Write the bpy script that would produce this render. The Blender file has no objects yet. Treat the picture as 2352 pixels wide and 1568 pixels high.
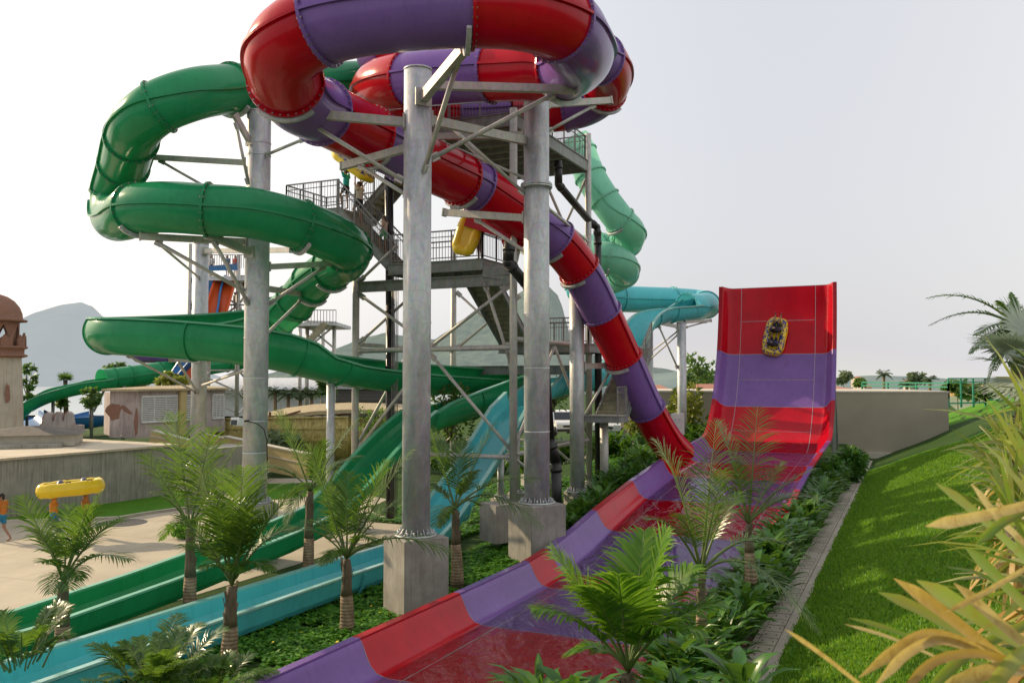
import bpy, math, random
import numpy as np
from mathutils import Vector, Matrix, noise as mnoise
R = math.radians
rnd = random.Random(7)
scn = bpy.context.scene
col = scn.collection

# ------------------------------------------------------------------ survey frame
PITCH = R(2.32); FOC = 2000.0; CAMH = 5.9          # image 2352 wide, focal in the same pixels
CA, SA = math.cos(PITCH), math.sin(PITCH)
AX = R(24.8)                                        # heading of the slide run-outs
dv = Vector((math.sin(AX), math.cos(AX), 0)); nv = Vector((math.cos(AX), -math.sin(AX), 0))
Z = Vector((0, 0, 1))
def ray(u, v):
    a = (u - 1176) / FOC; b = (784 - v) / FOC
    return Vector((a, CA - b * SA, SA + b * CA))
def P(u, v, D):
    r = ray(u, v); k = D / r.y
    return Vector((r.x * k, D, CAMH + r.z * k))
def G(u, v, z=0.0):
    r = ray(u, v); k = (z - CAMH) / r.z
    return Vector((r.x * k, r.y * k, z))
def onS(u, v, s):
    r = ray(u, v); k = s / (r.x * nv.x + r.y * nv.y)
    return Vector((r.x * k, r.y * k, CAMH + r.z * k))
def ST(s, t, z=0.0):
    q = nv * s + dv * t
    return Vector((q.x, q.y, z))
def sstep(a, b, x):
    x = min(1, max(0, (x - a) / (b - a))); return x * x * (3 - 2 * x)
def lin(pts, x):
    if x <= pts[0][0]: return pts[0][1]
    for (a, fa), (b, fb) in zip(pts, pts[1:]):
        if x <= b: return fa + (fb - fa) * (x - a) / (b - a)
    return pts[-1][1]
RIM = [(-5, 1.1), (11, 1.02), (13.8, .98), (17.7, .93), (21.7, .92), (23.2, .97), (25, 1.18), (27.15, 1.5), (31.2, 2.04), (35.6, 2.5), (40, 2.75), (43.4, 2.85)]
def zrim(t): return lin(RIM, t)
def zg(s, t):
    mid = 1.9 * sstep(19, 36, t)
    left = 1.5 * sstep(30, 46, t) * sstep(-24, -14, s)
    z = left + (max(mid, left) - left) * sstep(-14, -10.5, s)
    right = .75 + .006 * max(0, min(t, 60))
    if s > -9.75:
        z = min(z, zrim(t) - .95)
        z = z + (right - z) * sstep(-3.72, -3.5, s)
    if s > -2.1:
        b = right + .42 * (min(s, 9) + 2.1) * (1 - .12 * sstep(5, 9, s))
        b += .10 * math.sin(t * .31 + s) * sstep(-1.5, 2, s)
        k = sstep(72, 110, t)
        z = b * (1 - k) + 1.5 * k
    if t > 60 and s <= -2.1: z = z + (1.3 - z) * sstep(60, 90, t) * sstep(-40, -10, s)
    return z

# ------------------------------------------------------------------ mesh builder
class MB:
    def __init__(self): self.v = []; self.f = []; self.m = []; self.sm = []
    def add(self, vs, fs, m=0, smooth=False):
        o = len(self.v); self.v += [tuple(p) for p in vs]
        for f in fs: self.f.append(tuple(i + o for i in f)); self.m.append(m); self.sm.append(smooth)
        return self
    def box(self, c, size, rot=None, m=0):
        sx, sy, sz = (k / 2 for k in size); c = Vector(c)
        vs = [Vector((x, y, z)) for x in (-sx, sx) for y in (-sy, sy) for z in (-sz, sz)]
        if rot is not None: vs = [rot @ p for p in vs]
        return self.add([p + c for p in vs], [(0, 1, 3, 2), (4, 6, 7, 5), (0, 4, 5, 1), (2, 3, 7, 6), (0, 2, 6, 4), (1, 5, 7, 3)], m)
    def bar(self, p, q, w, h=None, m=0, up=Z):
        p, q = Vector(p), Vector(q); h = h or w; t = (q - p)
        if t.length < 1e-6: return self
        t.normalize()
        s = t.cross(up)
        if s.length < .05: s = t.cross(Vector((1, 0, 0)))
        s.normalize(); u = s.cross(t)
        vs = [o + s * a * w / 2 + u * b * h / 2 for o in (p, q) for a, b in ((-1, -1), (1, -1), (1, 1), (-1, 1))]
        return self.add(vs, [(0, 3, 2, 1), (4, 5, 6, 7), (0, 1, 5, 4), (1, 2, 6, 5), (2, 3, 7, 6), (3, 0, 4, 7)], m)
    def tube(self, pts, r, n=10, m=0, cap=True, smooth=True):
        pts = [Vector(p) for p in pts]; k = len(pts)
        rs = r if isinstance(r, (list, tuple)) else [r] * k
        vs = []; ref = None
        for i, p in enumerate(pts):
            t = (pts[min(i + 1, k - 1)] - pts[max(i - 1, 0)]).normalized()
            if ref is None:
                ref = t.cross(Z)
                if ref.length < .1: ref = t.cross(Vector((1, 0, 0)))
            s = (ref - t * ref.dot(t)).normalized(); ref = s; u = t.cross(s)
            vs += [p + (s * math.cos(a) + u * math.sin(a)) * rs[i] for a in (2 * math.pi * j / n for j in range(n))]
        fs = [(i * n + j, i * n + (j + 1) % n, (i + 1) * n + (j + 1) % n, (i + 1) * n + j) for i in range(k - 1) for j in range(n)]
        self.add(vs, fs, m, smooth)
        if cap:
            o = len(self.v) - len(vs)
            self.f.append(tuple(o + j for j in reversed(range(n)))); self.m.append(m); self.sm.append(False)
            self.f.append(tuple(o + (k - 1) * n + j for j in range(n))); self.m.append(m); self.sm.append(False)
        return self
    def lathe(self, c, prof, n=24, m=0, smooth=True):
        c = Vector(c); vs = []
        for r, z in prof: vs += [c + Vector((r * math.cos(2 * math.pi * j / n), r * math.sin(2 * math.pi * j / n), z)) for j in range(n)]
        fs = [(i * n + j, i * n + (j + 1) % n, (i + 1) * n + (j + 1) % n, (i + 1) * n + j) for i in range(len(prof) - 1) for j in range(n)]
        return self.add(vs, fs, m, smooth)
    def poly(self, pts, m=0):
        return self.add(pts, [tuple(range(len(pts)))], m)
    def prism(self, pts, h, m=0):
        n = len(pts); h = Vector(h)
        vs = [Vector(p) for p in pts] + [Vector(p) + h for p in pts]
        return self.add(vs, [tuple(reversed(range(n))), tuple(range(n, 2 * n))] + [(i, (i + 1) % n, n + (i + 1) % n, n + i) for i in range(n)], m)
    def grid(self, rows, m=0, smooth=True):
        a, b = len(rows), len(rows[0]); vs = [p for r in rows for p in r]
        return self.add(vs, [(i * b + j, i * b + j + 1, (i + 1) * b + j + 1, (i + 1) * b + j) for i in range(a - 1) for j in range(b - 1)], m, smooth)
    def build(self, name, mats, parent=None, loc=None):
        if not isinstance(mats, (list, tuple)): mats = [mats]
        off = Vector(loc) if loc is not None else (wloc(parent) if parent else Vector((0, 0, 0)))
        me = bpy.data.meshes.new(name)
        vs = np.array(self.v, dtype=np.float64).reshape(-1, 3) - np.array(off)
        me.from_pydata(vs.tolist(), [], self.f)
        for mt in mats: me.materials.append(mt)
        me.polygons.foreach_set('material_index', self.m); me.polygons.foreach_set('use_smooth', self.sm)
        me.update()
        o = bpy.data.objects.new(name, me); col.objects.link(o)
        if parent: o.parent = parent
        else: o.location = off
        return o
def wloc(o):
    p = Vector((0, 0, 0))
    while o: p += o.location; o = o.parent
    return p
def npmesh(name, V, F, mats, loc=(0, 0, 0), parent=None, smooth=False):
    """V (n,3), F (m,k) arrays"""
    me = bpy.data.meshes.new(name); k = F.shape[1]
    V = V - np.array(loc)
    me.vertices.add(len(V)); me.vertices.foreach_set('co', V.astype(np.float32).ravel())
    me.loops.add(F.size); me.loops.foreach_set('vertex_index', F.astype(np.int32).ravel())
    me.polygons.add(len(F)); me.polygons.foreach_set('loop_start', np.arange(len(F), dtype=np.int32) * k)
    me.polygons.foreach_set('loop_total', np.full(len(F), k, dtype=np.int32))
    if smooth: me.polygons.foreach_set('use_smooth', np.ones(len(F), dtype=bool))
    me.update(calc_edges=True); me.validate()
    for mt in (mats if isinstance(mats, (list, tuple)) else [mats]): me.materials.append(mt)
    o = bpy.data.objects.new(name, me); col.objects.link(o); o.parent = parent
    if parent is None: o.location = loc
    return o
def tag(o, label=None, cat=None, group=None, kind=None):
    if label: o['label'] = label
    if cat: o['category'] = cat
    if group: o['group'] = group
    if kind: o['kind'] = kind
    return o
def thing(name, label, cat, loc=(0, 0, 0), group=None):
    o = bpy.data.objects.new(name, None); col.objects.link(o); o.location = loc; o.empty_display_size = .2
    return tag(o, label, cat, group)
def copy_tree(o, parent=None):
    c = o.copy(); col.objects.link(c)
    if parent: c.parent = parent
    for ch in list(o.children): copy_tree(ch, c)
    return c

# ------------------------------------------------------------------ materials
class NT:
    def __init__(self, name):
        self.mat = bpy.data.materials.new(name); self.mat.use_nodes = True
        self.t = self.mat.node_tree; self.t.nodes.clear()
        self.out = self.t.nodes.new('ShaderNodeOutputMaterial')
    def n(self, typ, **kw):
        x = self.t.nodes.new(typ)
        for k, val in kw.items():
            if k.startswith('i_'):
                key = k[2:].replace('_', ' ')
                x.inputs[key].default_value = val
            else: setattr(x, k, val)
        return x
    def l(self, a, b): self.t.links.new(a, b)
    def ramp(self, src, stops):
        r = self.n('ShaderNodeValToRGB'); e = r.color_ramp.elements
        while len(e) < len(stops): e.new(.5)
        for x, (p, c) in zip(e, stops): x.position = p; x.color = c if len(c) == 4 else (*c, 1)
        self.l(src, r.inputs[0]); return r.outputs[0]
    def coord(self, kind='Object', scale=(1, 1, 1), rot=(0, 0, 0)):
        tc = self.n('ShaderNodeTexCoord'); mp = self.n('ShaderNodeMapping')
        mp.inputs['Scale'].default_value = scale; mp.inputs['Rotation'].default_value = rot
        self.l(tc.outputs[kind], mp.inputs[0]); return mp.outputs[0]
    def noise(self, vec, scale, detail=4, rough=.55, dist=0):
        x = self.n('ShaderNodeTexNoise'); x.inputs['Scale'].default_value = scale; x.inputs['Detail'].default_value = detail
        x.inputs['Roughness'].default_value = rough; x.inputs['Distortion'].default_value = dist
        self.l(vec, x.inputs['Vector']); return x.outputs[0]
    def mix(self, fac, a, b, mode='MIX'):
        x = self.n('ShaderNodeMix', data_type='RGBA', blend_type=mode)
        if isinstance(fac, (int, float)): x.inputs[0].default_value = fac
        else: self.l(fac, x.inputs[0])
        for k, q in ((6, a), (7, b)):
            if isinstance(q, tuple): x.inputs[k].default_value = q if len(q) == 4 else (*q, 1)
            else: self.l(q, x.inputs[k])
        return x.outputs[2]
    def math(self, op, a, b=None, clamp=False):
        x = self.n('ShaderNodeMath', operation=op, use_clamp=clamp)
        for k, q in ((0, a), (1, b)):
            if q is None: continue
            if isinstance(q, (int, float)): x.inputs[k].default_value = q
            else: self.l(q, x.inputs[k])
        return x.outputs[0]
    def bump(self, h, strength=.3, dist=.02):
        b = self.n('ShaderNodeBump'); b.inputs['Strength'].default_value = strength; b.inputs['Distance'].default_value = dist
        self.l(h, b.inputs['Height']); return b.outputs[0]
    def bsdf(self, colr, rough=.5, metal=0, coat=0, normal=None, spec=.5, **kw):
        b = self.n('ShaderNodeBsdfPrincipled')
        if isinstance(colr, tuple): b.inputs['Base Color'].default_value = (*colr, 1) if len(colr) == 3 else colr
        else: self.l(colr, b.inputs['Base Color'])
        for k, q in (('Roughness', rough), ('Metallic', metal), ('Coat Weight', coat), ('Specular IOR Level', spec)):
            if isinstance(q, (int, float)): b.inputs[k].default_value = q
            else: self.l(q, b.inputs[k])
        if coat: b.inputs['Coat Roughness'].default_value = .06
        if normal is not None: self.l(normal, b.inputs['Normal'])
        for k, q in kw.items(): b.inputs[k.replace('_', ' ')].default_value = q
        return b.outputs[0]
    def done(self, sh): self.l(sh, self.out.inputs[0]); return self.mat
def two(name, c1, c2, scale=4, rough=.6, metal=0, bump=.2, bscale=30, stretch=(1, 1, 1), coat=0, detail=5, spec=.5, bd=.01):
    t = NT(name); v = t.coord('Object', stretch)
    f = t.noise(v, scale, detail, .6)
    c = t.ramp(f, [(.3, c1), (.7, c2)])
    nb = t.bump(t.noise(v, bscale, 4), bump, bd) if bump else None
    return t.done(t.bsdf(c, rough, metal, coat, nb, spec))
def gloss(name, c, dark=.75, rough=.16, streak=True, trans=0):
    """gel-coated fibreglass: slightly uneven colour, faint dull runs, glossy coat"""
    t = NT(name); v = t.coord('Object')
    f = t.noise(v, .7, 5, .6); f2 = t.noise(t.coord('Object', (1, 1, .25)), 5, 5, .7)
    cd = tuple(x * dark for x in c)
    base = t.mix(t.ramp(f, [(.35, (0, 0, 0)), (.7, (1, 1, 1))]), cd, c)
    g = sum(c) / 3; pale = tuple(min(1, x * 1.2 + .01) for x in c)
    base = t.mix(t.math('MULTIPLY', t.ramp(f2, [(.55, (0, 0, 0)), (.8, (1, 1, 1))]), .16), base, pale)
    f3 = t.noise(t.coord('Object', (3, 3, .15)), 2.2, 5, .65)
    base = t.mix(t.math('MULTIPLY', t.ramp(f3, [(.52, (0, 0, 0)), (.75, (1, 1, 1))]), .35), base, tuple(x * .45 for x in c))
    ro = t.math('ADD', t.math('MULTIPLY', f2, .16), rough - .06)
    nb = t.bump(t.noise(v, 2.2, 2, .4), .12, .02)
    b = t.bsdf(base, ro, 0, .06, nb, .22)
    if trans:
        tr = t.n('ShaderNodeBsdfTranslucent'); t.l(base, tr.inputs[0])
        mx = t.n('ShaderNodeMixShader'); mx.inputs[0].default_value = trans; t.l(b, mx.inputs[1]); t.l(tr.outputs[0], mx.inputs[2])
        return t.done(mx.outputs[0])
    return t.done(b)
def leafmat(name, cols, trans=.35, rough=.45, gl=.5, spots=None):
    """foliage: colour varies from leaf to leaf, some light passes through"""
    t = NT(name); gi = t.n('ShaderNodeNewGeometry'); oi = t.n('ShaderNodeObjectInfo')
    r = t.math('FRACT', t.math('ADD', gi.outputs['Random Per Island'], oi.outputs['Random']))
    c = t.ramp(r, cols)
    nz = t.noise(t.coord('Object'), 3, 3); c = t.mix(t.math('MULTIPLY', nz, .5), c, tuple(x * .55 for x in cols[0][1][:3]))
    if spots:
        sn = t.noise(t.coord('Object'), 14, 6, .7, 1.5); c = t.mix(t.math('MULTIPLY', t.ramp(sn, [(.5, (0, 0, 0)), (.66, (1, 1, 1))]), .75), c, spots)
        sn = t.noise(t.coord('Object'), 3.5, 4, .6); c = t.mix(t.math('MULTIPLY', t.ramp(sn, [(.45, (0, 0, 0)), (.65, (1, 1, 1))]), .6), c, spots)
    b = t.bsdf(c, rough, 0, 0, None, gl)
    tr = t.n('ShaderNodeBsdfTranslucent'); c2 = t.mix(.5, c, (.20, .30, .02), 'ADD'); t.l(c2, tr.inputs[0])
    mx = t.n('ShaderNodeMixShader'); mx.inputs[0].default_value = trans; t.l(b, mx.inputs[1]); t.l(tr.outputs[0], mx.inputs[2])
    return t.done(mx.outputs[0])
M = {}
M['red'] = gloss('red_fibreglass', (.58, .004, .018), .8, trans=0.14)
M['purple'] = gloss('purple_fibreglass', (.235, .125, .40), .85, trans=0.14)
M['green'] = gloss('green_fibreglass', (.032, .36, .15), .8, trans=0.3)
M['greenlip'] = gloss('green_rim', (.12, .42, .25), .85)
M['teal'] = gloss('teal_fibreglass', (.12, .58, .64), .9, trans=0.2)
M['tealhazed'] = gloss('hazed_teal_fibreglass', (.30, .70, .54), .88, trans=0.35)  # paler than teal: haze and light through the shell put into the colour
M['teallip'] = gloss('teal_rim', (.28, .55, .52), .85)
M['redlip'] = gloss('red_rim', (.40, .01, .02), .8, .3)
M['blue'] = gloss('blue_fibreglass', (.03, .17, .42), .8, .3)
M['orange'] = gloss('orange_fibreglass', (.55, .085, .02), .8, .3)
M['tubeinside'] = two('tube_inside', (.01, .05, .045), (.02, .07, .06), 2, .5, 0, 0)
M['seamline'] = two('joint_sealant', (.33, .28, .30), (.45, .38, .40), 6, .6, 0, 0)
M['bolt'] = two('steel_bolt', (.25, .18, .17), (.45, .38, .36), 20, .4, .8, 0)
def galv(name, c1, c2, metal=.35, rough=.5, sc=3):
    t = NT(name); v = t.coord('Object', (1, 1, .35))
    f = t.noise(v, sc, 6, .65, .6); vo = t.n('ShaderNodeTexVoronoi'); vo.inputs['Scale'].default_value = 16; t.l(t.coord('Object', (1, 1, .6)), vo.inputs['Vector'])
    c = t.ramp(f, [(.28, c1), (.72, c2)])
    c = t.mix(.16, c, vo.outputs['Color'], 'SOFT_LIGHT')
    w = t.n('ShaderNodeTexWave', wave_type='BANDS', bands_direction='Z'); w.inputs['Scale'].default_value = .8; w.inputs['Distortion'].default_value = 22; w.inputs['Detail'].default_value = 3
    t.l(t.coord('Object', (.6, .6, 1), (R(25), 0, 0)), w.inputs['Vector'])
    c = t.mix(t.math('MULTIPLY', t.ramp(w.outputs[1], [(.0, (1, 1, 1)), (.10, (0, 0, 0))]), .13), c, tuple(x * .5 for x in c1))
    st = t.noise(t.coord('Object', (5, 5, .12)), 1.2, 4, .6)
    c = t.mix(t.math('MULTIPLY', t.ramp(st, [(.55, (0, 0, 0)), (.8, (1, 1, 1))]), .4), c, (.42, .35, .25))
    ro = t.math('ADD', t.math('MULTIPLY', f, .3), rough - .15)
    return t.done(t.bsdf(c, ro, metal, 0, t.bump(f, .25, .01)))
M['galv'] = galv('galvanised_steel', (.33, .35, .37), (.66, .67, .68))
M['galvdark'] = galv('weathered_steel', (.16, .17, .165), (.30, .31, .30), .3, .55, 4)
M['galvwarm'] = galv('stained_steel', (.36, .35, .33), (.56, .54, .50), .3, .55)
M['rail'] = two('railing_steel', (.14, .13, .13), (.26, .25, .25), 8, .5, .4, 0)
M['tread'] = two('stair_tread', (.17, .16, .105), (.32, .30, .20), 5, .7, .1, .2)
M['pipe'] = two('black_pipe', (.008, .008, .009), (.02, .02, .022), 4, .4, 0, 0)
def concrete(name, c1, c2, streak=.4, dark=(.09, .08, .07), sc=1.5):
    t = NT(name); v = t.coord('Object')
    f = t.noise(v, sc, 8, .65); c = t.ramp(f, [(.3, c1), (.7, c2)])
    st = t.noise(t.coord('Object', (6, 6, .35)), 1.6, 5, .6, .3)
    c = t.mix(t.math('MULTIPLY', t.ramp(st, [(.48, (0, 0, 0)), (.72, (1, 1, 1))]), streak), c, dark)
    fine = t.noise(v, 40, 5, .7)
    return t.done(t.bsdf(c, .85, 0, 0, t.bump(fine, .35, .008), .3))
M['concrete'] = concrete('plinth_concrete', (.22, .20, .18), (.38, .36, .33), .35)
M['oldwall'] = concrete('streaked_wall', (.26, .25, .22), (.38, .36, .32), .75, (.12, .105, .085))
M['oldwall2'] = concrete('mauve_stucco', (.30, .25, .24), (.46, .40, .38), .5, (.16, .11, .10), 1)
M['tower_stucco'] = concrete('cream_stucco', (.36, .32, .26), (.50, .46, .38), .55, (.20, .15, .10), 1)
M['tan'] = two('tan_render', (.40, .31, .13), (.46, .36, .17), 1.2, .8, 0, .15, 40)
M['greywall'] = two('grey_render', (.30, .27, .205), (.36, .325, .25), .5, .9, 0, .15, 40)
M['coping'] = two('pale_coping', (.42, .39, .32), (.55, .50, .42), 3, .8, 0, .1)
M['white'] = two('white_paint', (.65, .66, .66), (.78, .78, .78), 2, .4, 0, 0)
M['plant_dark'] = two('dark_gap', (.004, .004, .004), (.012, .011, .01), 3, .9, 0, 0)
def brick(name, sc=1):
    t = NT(name); b = t.n('ShaderNodeTexBrick'); b.inputs['Scale'].default_value = 5 * sc
    b.inputs['Color1'].default_value = (.27, .105, .06, 1); b.inputs['Color2'].default_value = (.19, .08, .05, 1); b.inputs['Mortar'].default_value = (.34, .27, .22, 1)
    b.inputs['Mortar Size'].default_value = .03; b.inputs['Row Height'].default_value = .32
    tc = t.n('ShaderNodeTexCoord'); sp = t.n('ShaderNodeSeparateXYZ'); t.l(tc.outputs['Object'], sp.inputs[0])
    an = t.math('ADD', sp.outputs[0], t.math('MULTIPLY', sp.outputs[1], .9)); cb = t.n('ShaderNodeCombineXYZ'); t.l(an, cb.inputs[0]); t.l(sp.outputs[2], cb.inputs[1])
    t.l(cb.outputs[0], b.inputs['Vector'])
    c = t.mix(t.math('MULTIPLY', t.noise(t.coord(), 3, 5), .5), b.outputs[0], (.16, .09, .07))
    return t.done(t.bsdf(c, .9, 0, 0, t.bump(b.outputs[1], -.4, .02), .2))
M['brick'] = brick('red_brick')
M['thatch'] = two('thatch', (.26, .20, .11), (.58, .49, .32), 9, .9, 0, .8, 25, (1, 8, 1), bd=.05)
M['shingle'] = two('dark_shingle', (.06, .055, .05), (.15, .13, .11), 6, .9, 0, .5, 14)
M['bamboo'] = two('bamboo_cane', (.26, .20, .05), (.58, .48, .17), 7, .5, 0, .2, 30, (1, 1, .4))
M['wood'] = two('brown_timber', (.10, .05, .025), (.18, .09, .05), 6, .7, 0, .2)
M['louver'] = two('white_louvre', (.50, .50, .50), (.66, .66, .66), 4, .5, 0, 0)
M['trunk'] = None
def trunkmat(name, c1, c2, ring=9):
    t = NT(name); w = t.n('ShaderNodeTexWave', wave_type='BANDS', bands_direction='Z'); w.inputs['Scale'].default_value = ring; w.inputs['Distortion'].default_value = 2.5
    t.l(t.coord(), w.inputs['Vector']); f = t.noise(t.coord('Object', (1, 1, .4)), 9, 5, .6)
    c = t.ramp(f, [(.3, c1), (.7, c2)]); c = t.mix(t.math('MULTIPLY', t.ramp(w.outputs[1], [(0, (1, 1, 1)), (.3, (0, 0, 0))]), .6), c, tuple(x * .4 for x in c1))
    return t.done(t.bsdf(c, .85, 0, 0, t.bump(w.outputs[1], .5, .02), .2))
M['trunk'] = trunkmat('palm_trunk', (.16, .11, .07), (.37, .28, .18), 4)
M['shaft'] = two('palm_shaft', (.07, .06, .035), (.17, .12, .07), 6, .7, 0, .5, 18, (3, 3, .5))
M['bark'] = two('tree_bark', (.09, .07, .05), (.18, .14, .10), 6, .9, 0, .6, 20, (2, 2, .5))
GR = lambda a, b, c: [(0, (*a, 1)), (.5, (*b, 1)), (1, (*c, 1))]
M['palm'] = leafmat('palm_leaf', GR((.026, .082, .012), (.055, .14, .018), (.14, .24, .03)), .36, .3, .5)
M['palmbacklit'] = leafmat('backlit_palm_leaf', GR((.06, .18, .014), (.12, .28, .02), (.22, .36, .03)), .45, .32, .45)  # lighter copy of the palm leaf, light from behind put into its colour
M['palmdry'] = leafmat('dry_palm_leaf', GR((.16, .13, .04), (.26, .20, .07), (.34, .26, .10)), .3, .6)
M['stem'] = leafmat('palm_stem', GR((.10, .16, .04), (.14, .20, .05), (.18, .22, .07)), .1, .5)
M['broad'] = leafmat('broad_leaf', GR((.025, .095, .016), (.045, .16, .02), (.10, .24, .03)), .3, .33)
M['cover'] = leafmat('ground_cover_leaf', GR((.04, .18, .012), (.09, .30, .018), (.19, .42, .028)), .35, .5)
M['flower'] = two('yellow_flower', (.75, .55, .02), (.85, .65, .05), 3, .6, 0, 0)
M['bush'] = leafmat('bush_leaf', GR((.04, .10, .02), (.08, .18, .03), (.16, .26, .05)), .35, .5)
M['yellowbush'] = leafmat('yellow_green_leaf', GR((.14, .18, .02), (.24, .26, .03), (.34, .33, .05)), .35, .5)
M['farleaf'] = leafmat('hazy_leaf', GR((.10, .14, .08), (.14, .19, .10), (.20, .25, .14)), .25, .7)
M['yucca'] = leafmat('sword_leaf', GR((.13, .22, .03), (.24, .33, .06), (.44, .46, .14)), .42, .36, .5, (.26, .20, .05))
M['yuccadry'] = leafmat('dry_sword_leaf', GR((.40, .22, .05), (.66, .45, .15), (.82, .66, .32)), .35, .5, .5, (.28, .13, .03))
M['silver'] = leafmat('silver_fan_leaf', GR((.26, .31, .24), (.34, .39, .31), (.42, .46, .38)), .25, .5)
M['grassblade'] = leafmat('grass_blade', GR((.07, .22, .01), (.15, .34, .014), (.27, .44, .022)), .38, .6, .5, (.11, .20, .02))
def grassmat(name, c1, c2, c3):
    t = NT(name); v = t.coord('Object'); f = t.noise(v, .5, 5, .6); g = t.noise(v, 14, 6, .75)
    c = t.mix(t.ramp(f, [(.35, (0, 0, 0)), (.65, (1, 1, 1))]), c1, c2)
    c = t.mix(t.ramp(g, [(.4, (0, 0, 0)), (.75, (1, 1, 1))]), c, c3)
    return t.done(t.bsdf(c, .9, 0, 0, t.bump(t.noise(t.coord('Object', (1, 1, 1)), 30, 6, .8), 1, .06), .15))
M['grass'] = grassmat('mown_grass', (.045, .17, .010), (.085, .23, .014), (.13, .29, .02))
M['soilgreen'] = grassmat('planted_soil', (.03, .055, .012), (.05, .08, .02), (.03, .11, .012))
M['soil'] = two('brown_soil', (.05, .028, .018), (.13, .08, .05), 3, .95, 0, .9, 22, bd=.04)
M['fargreen'] = two('far_field', (.13, .17, .09), (.22, .26, .15), .06, .95, 0, 0)
def paving(name):
    t = NT(name); v = t.coord('Object'); f = t.noise(v, .6, 6, .6); c = t.ramp(f, [(.3, (.40, .35, .27)), (.7, (.52, .46, .36))])
    b = t.n('ShaderNodeTexBrick', offset=0); b.inputs['Scale'].default_value = 1; b.inputs['Brick Width'].default_value = 3.2; b.inputs['Row Height'].default_value = 3.2; b.inputs['Mortar Size'].default_value = .012
    t.l(t.coord('Object', (1, 1, 1), (0, 0, R(20))), b.inputs['Vector'])
    c = t.mix(b.outputs[1], c, (.22, .19, .15)); c = t.mix(t.math('MULTIPLY', t.noise(v, 7, 7, .7), .35), c, (.30, .26, .20))
    return t.done(t.bsdf(c, .8, 0, 0, t.bump(t.noise(v, 50, 4), .2, .005), .3))
M['paving'] = paving('sandy_paving')
M['roofslab'] = concrete('roof_slab', (.42, .36, .27), (.58, .51, .40), .25, (.22, .18, .13), .8)
def watermat(name, c, rough=.04, sc=3, strength=.6, alpha=None):
    t = NT(name); v = t.coord('Object', (1, 1, 1), (0, 0, AX)); a = t.noise(t.coord('Object', (1, .45, 1), (0, 0, AX)), sc, 2 if alpha else 5, .5, .8); b2 = t.noise(v, sc * 4, 4, .6)
    nb = t.bump(t.math('ADD', a, t.math('MULTIPLY', b2, .12 if alpha else .35)), strength, .09 if alpha else .05)
    b = t.bsdf(c, rough, 0, 0, nb, .7, IOR=1.33)
    if alpha is None: return t.done(b)
    tr = t.n('ShaderNodeBsdfTransparent'); g = t.n('ShaderNodeBsdfGlossy'); g.inputs['Roughness'].default_value = .03; t.l(nb, g.inputs['Normal'])
    fr = t.n('ShaderNodeFresnel'); fr.inputs[0].default_value = 1.34; t.l(nb, fr.inputs['Normal'])
    mx = t.n('ShaderNodeMixShader'); t.l(t.math('MULTIPLY', fr.outputs[0], 1.1, True), mx.inputs[0]); t.l(tr.outputs[0], mx.inputs[1]); t.l(g.outputs[0], mx.inputs[2])
    return t.done(mx.outputs[0])
M['lake'] = watermat('lake_water', (.55, .60, .62), .15, .3, .2)
M['film'] = watermat('slide_water', (.5, .5, .6), .05, 1.9, 1, 1)
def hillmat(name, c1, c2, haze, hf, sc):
    """wooded slope with bright haze painted in as even emission, lifting its shaded face"""
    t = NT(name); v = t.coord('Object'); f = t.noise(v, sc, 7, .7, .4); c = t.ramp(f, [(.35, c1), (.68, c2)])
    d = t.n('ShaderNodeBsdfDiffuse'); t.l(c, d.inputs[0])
    e = t.n('ShaderNodeEmission'); e.inputs[0].default_value = (*haze, 1); e.inputs[1].default_value = 1  # even glow standing in for haze over the shaded hillside
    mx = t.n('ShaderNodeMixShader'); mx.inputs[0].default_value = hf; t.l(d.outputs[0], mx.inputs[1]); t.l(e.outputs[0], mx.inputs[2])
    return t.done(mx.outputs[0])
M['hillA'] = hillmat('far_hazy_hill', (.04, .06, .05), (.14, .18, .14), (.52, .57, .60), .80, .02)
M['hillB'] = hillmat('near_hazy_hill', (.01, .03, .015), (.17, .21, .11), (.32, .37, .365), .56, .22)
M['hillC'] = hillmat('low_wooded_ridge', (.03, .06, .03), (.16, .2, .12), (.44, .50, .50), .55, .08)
def plain(name, c, rough=.6, metal=0, var=.8, sc=6): return two(name, tuple(x * var for x in c), c, sc, rough, metal, 0)
M['skin'] = plain('skin', (.36, .19, .12), .55); M['hair'] = plain('black_hair', (.012, .009, .008), .5)
M['skin2'] = plain('tanned_skin', (.28, .14, .085), .55)
def raftmat():
    t = NT('raft_print'); v = t.coord('Object', (1, 1, .2)); f = t.noise(v, 9, 3, .5, 1.2)
    sp = t.n('ShaderNodeSeparateXYZ'); t.l(t.coord('Object'), sp.inputs[0])
    band = t.ramp(t.math('ADD', sp.outputs[2], .5), [(.56, (0, 0, 0)), (.59, (1, 1, 1))])
    fac = t.math('MULTIPLY', t.ramp(f, [(.49, (0, 0, 0)), (.51, (1, 1, 1))]), band)
    c = t.mix(fac, (.80, .56, .01), (.018, .03, .20)); return t.done(t.bsdf(c, .35, 0, .2))
M['raft'] = raftmat(); M['raftyellow'] = plain('yellow_vinyl', (.80, .56, .012), .3, 0, .9); M['navy'] = plain('navy_vinyl', (.015, .02, .10), .4)
M['glass'] = plain('dark_glass', (.02, .025, .03), .06)
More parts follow.
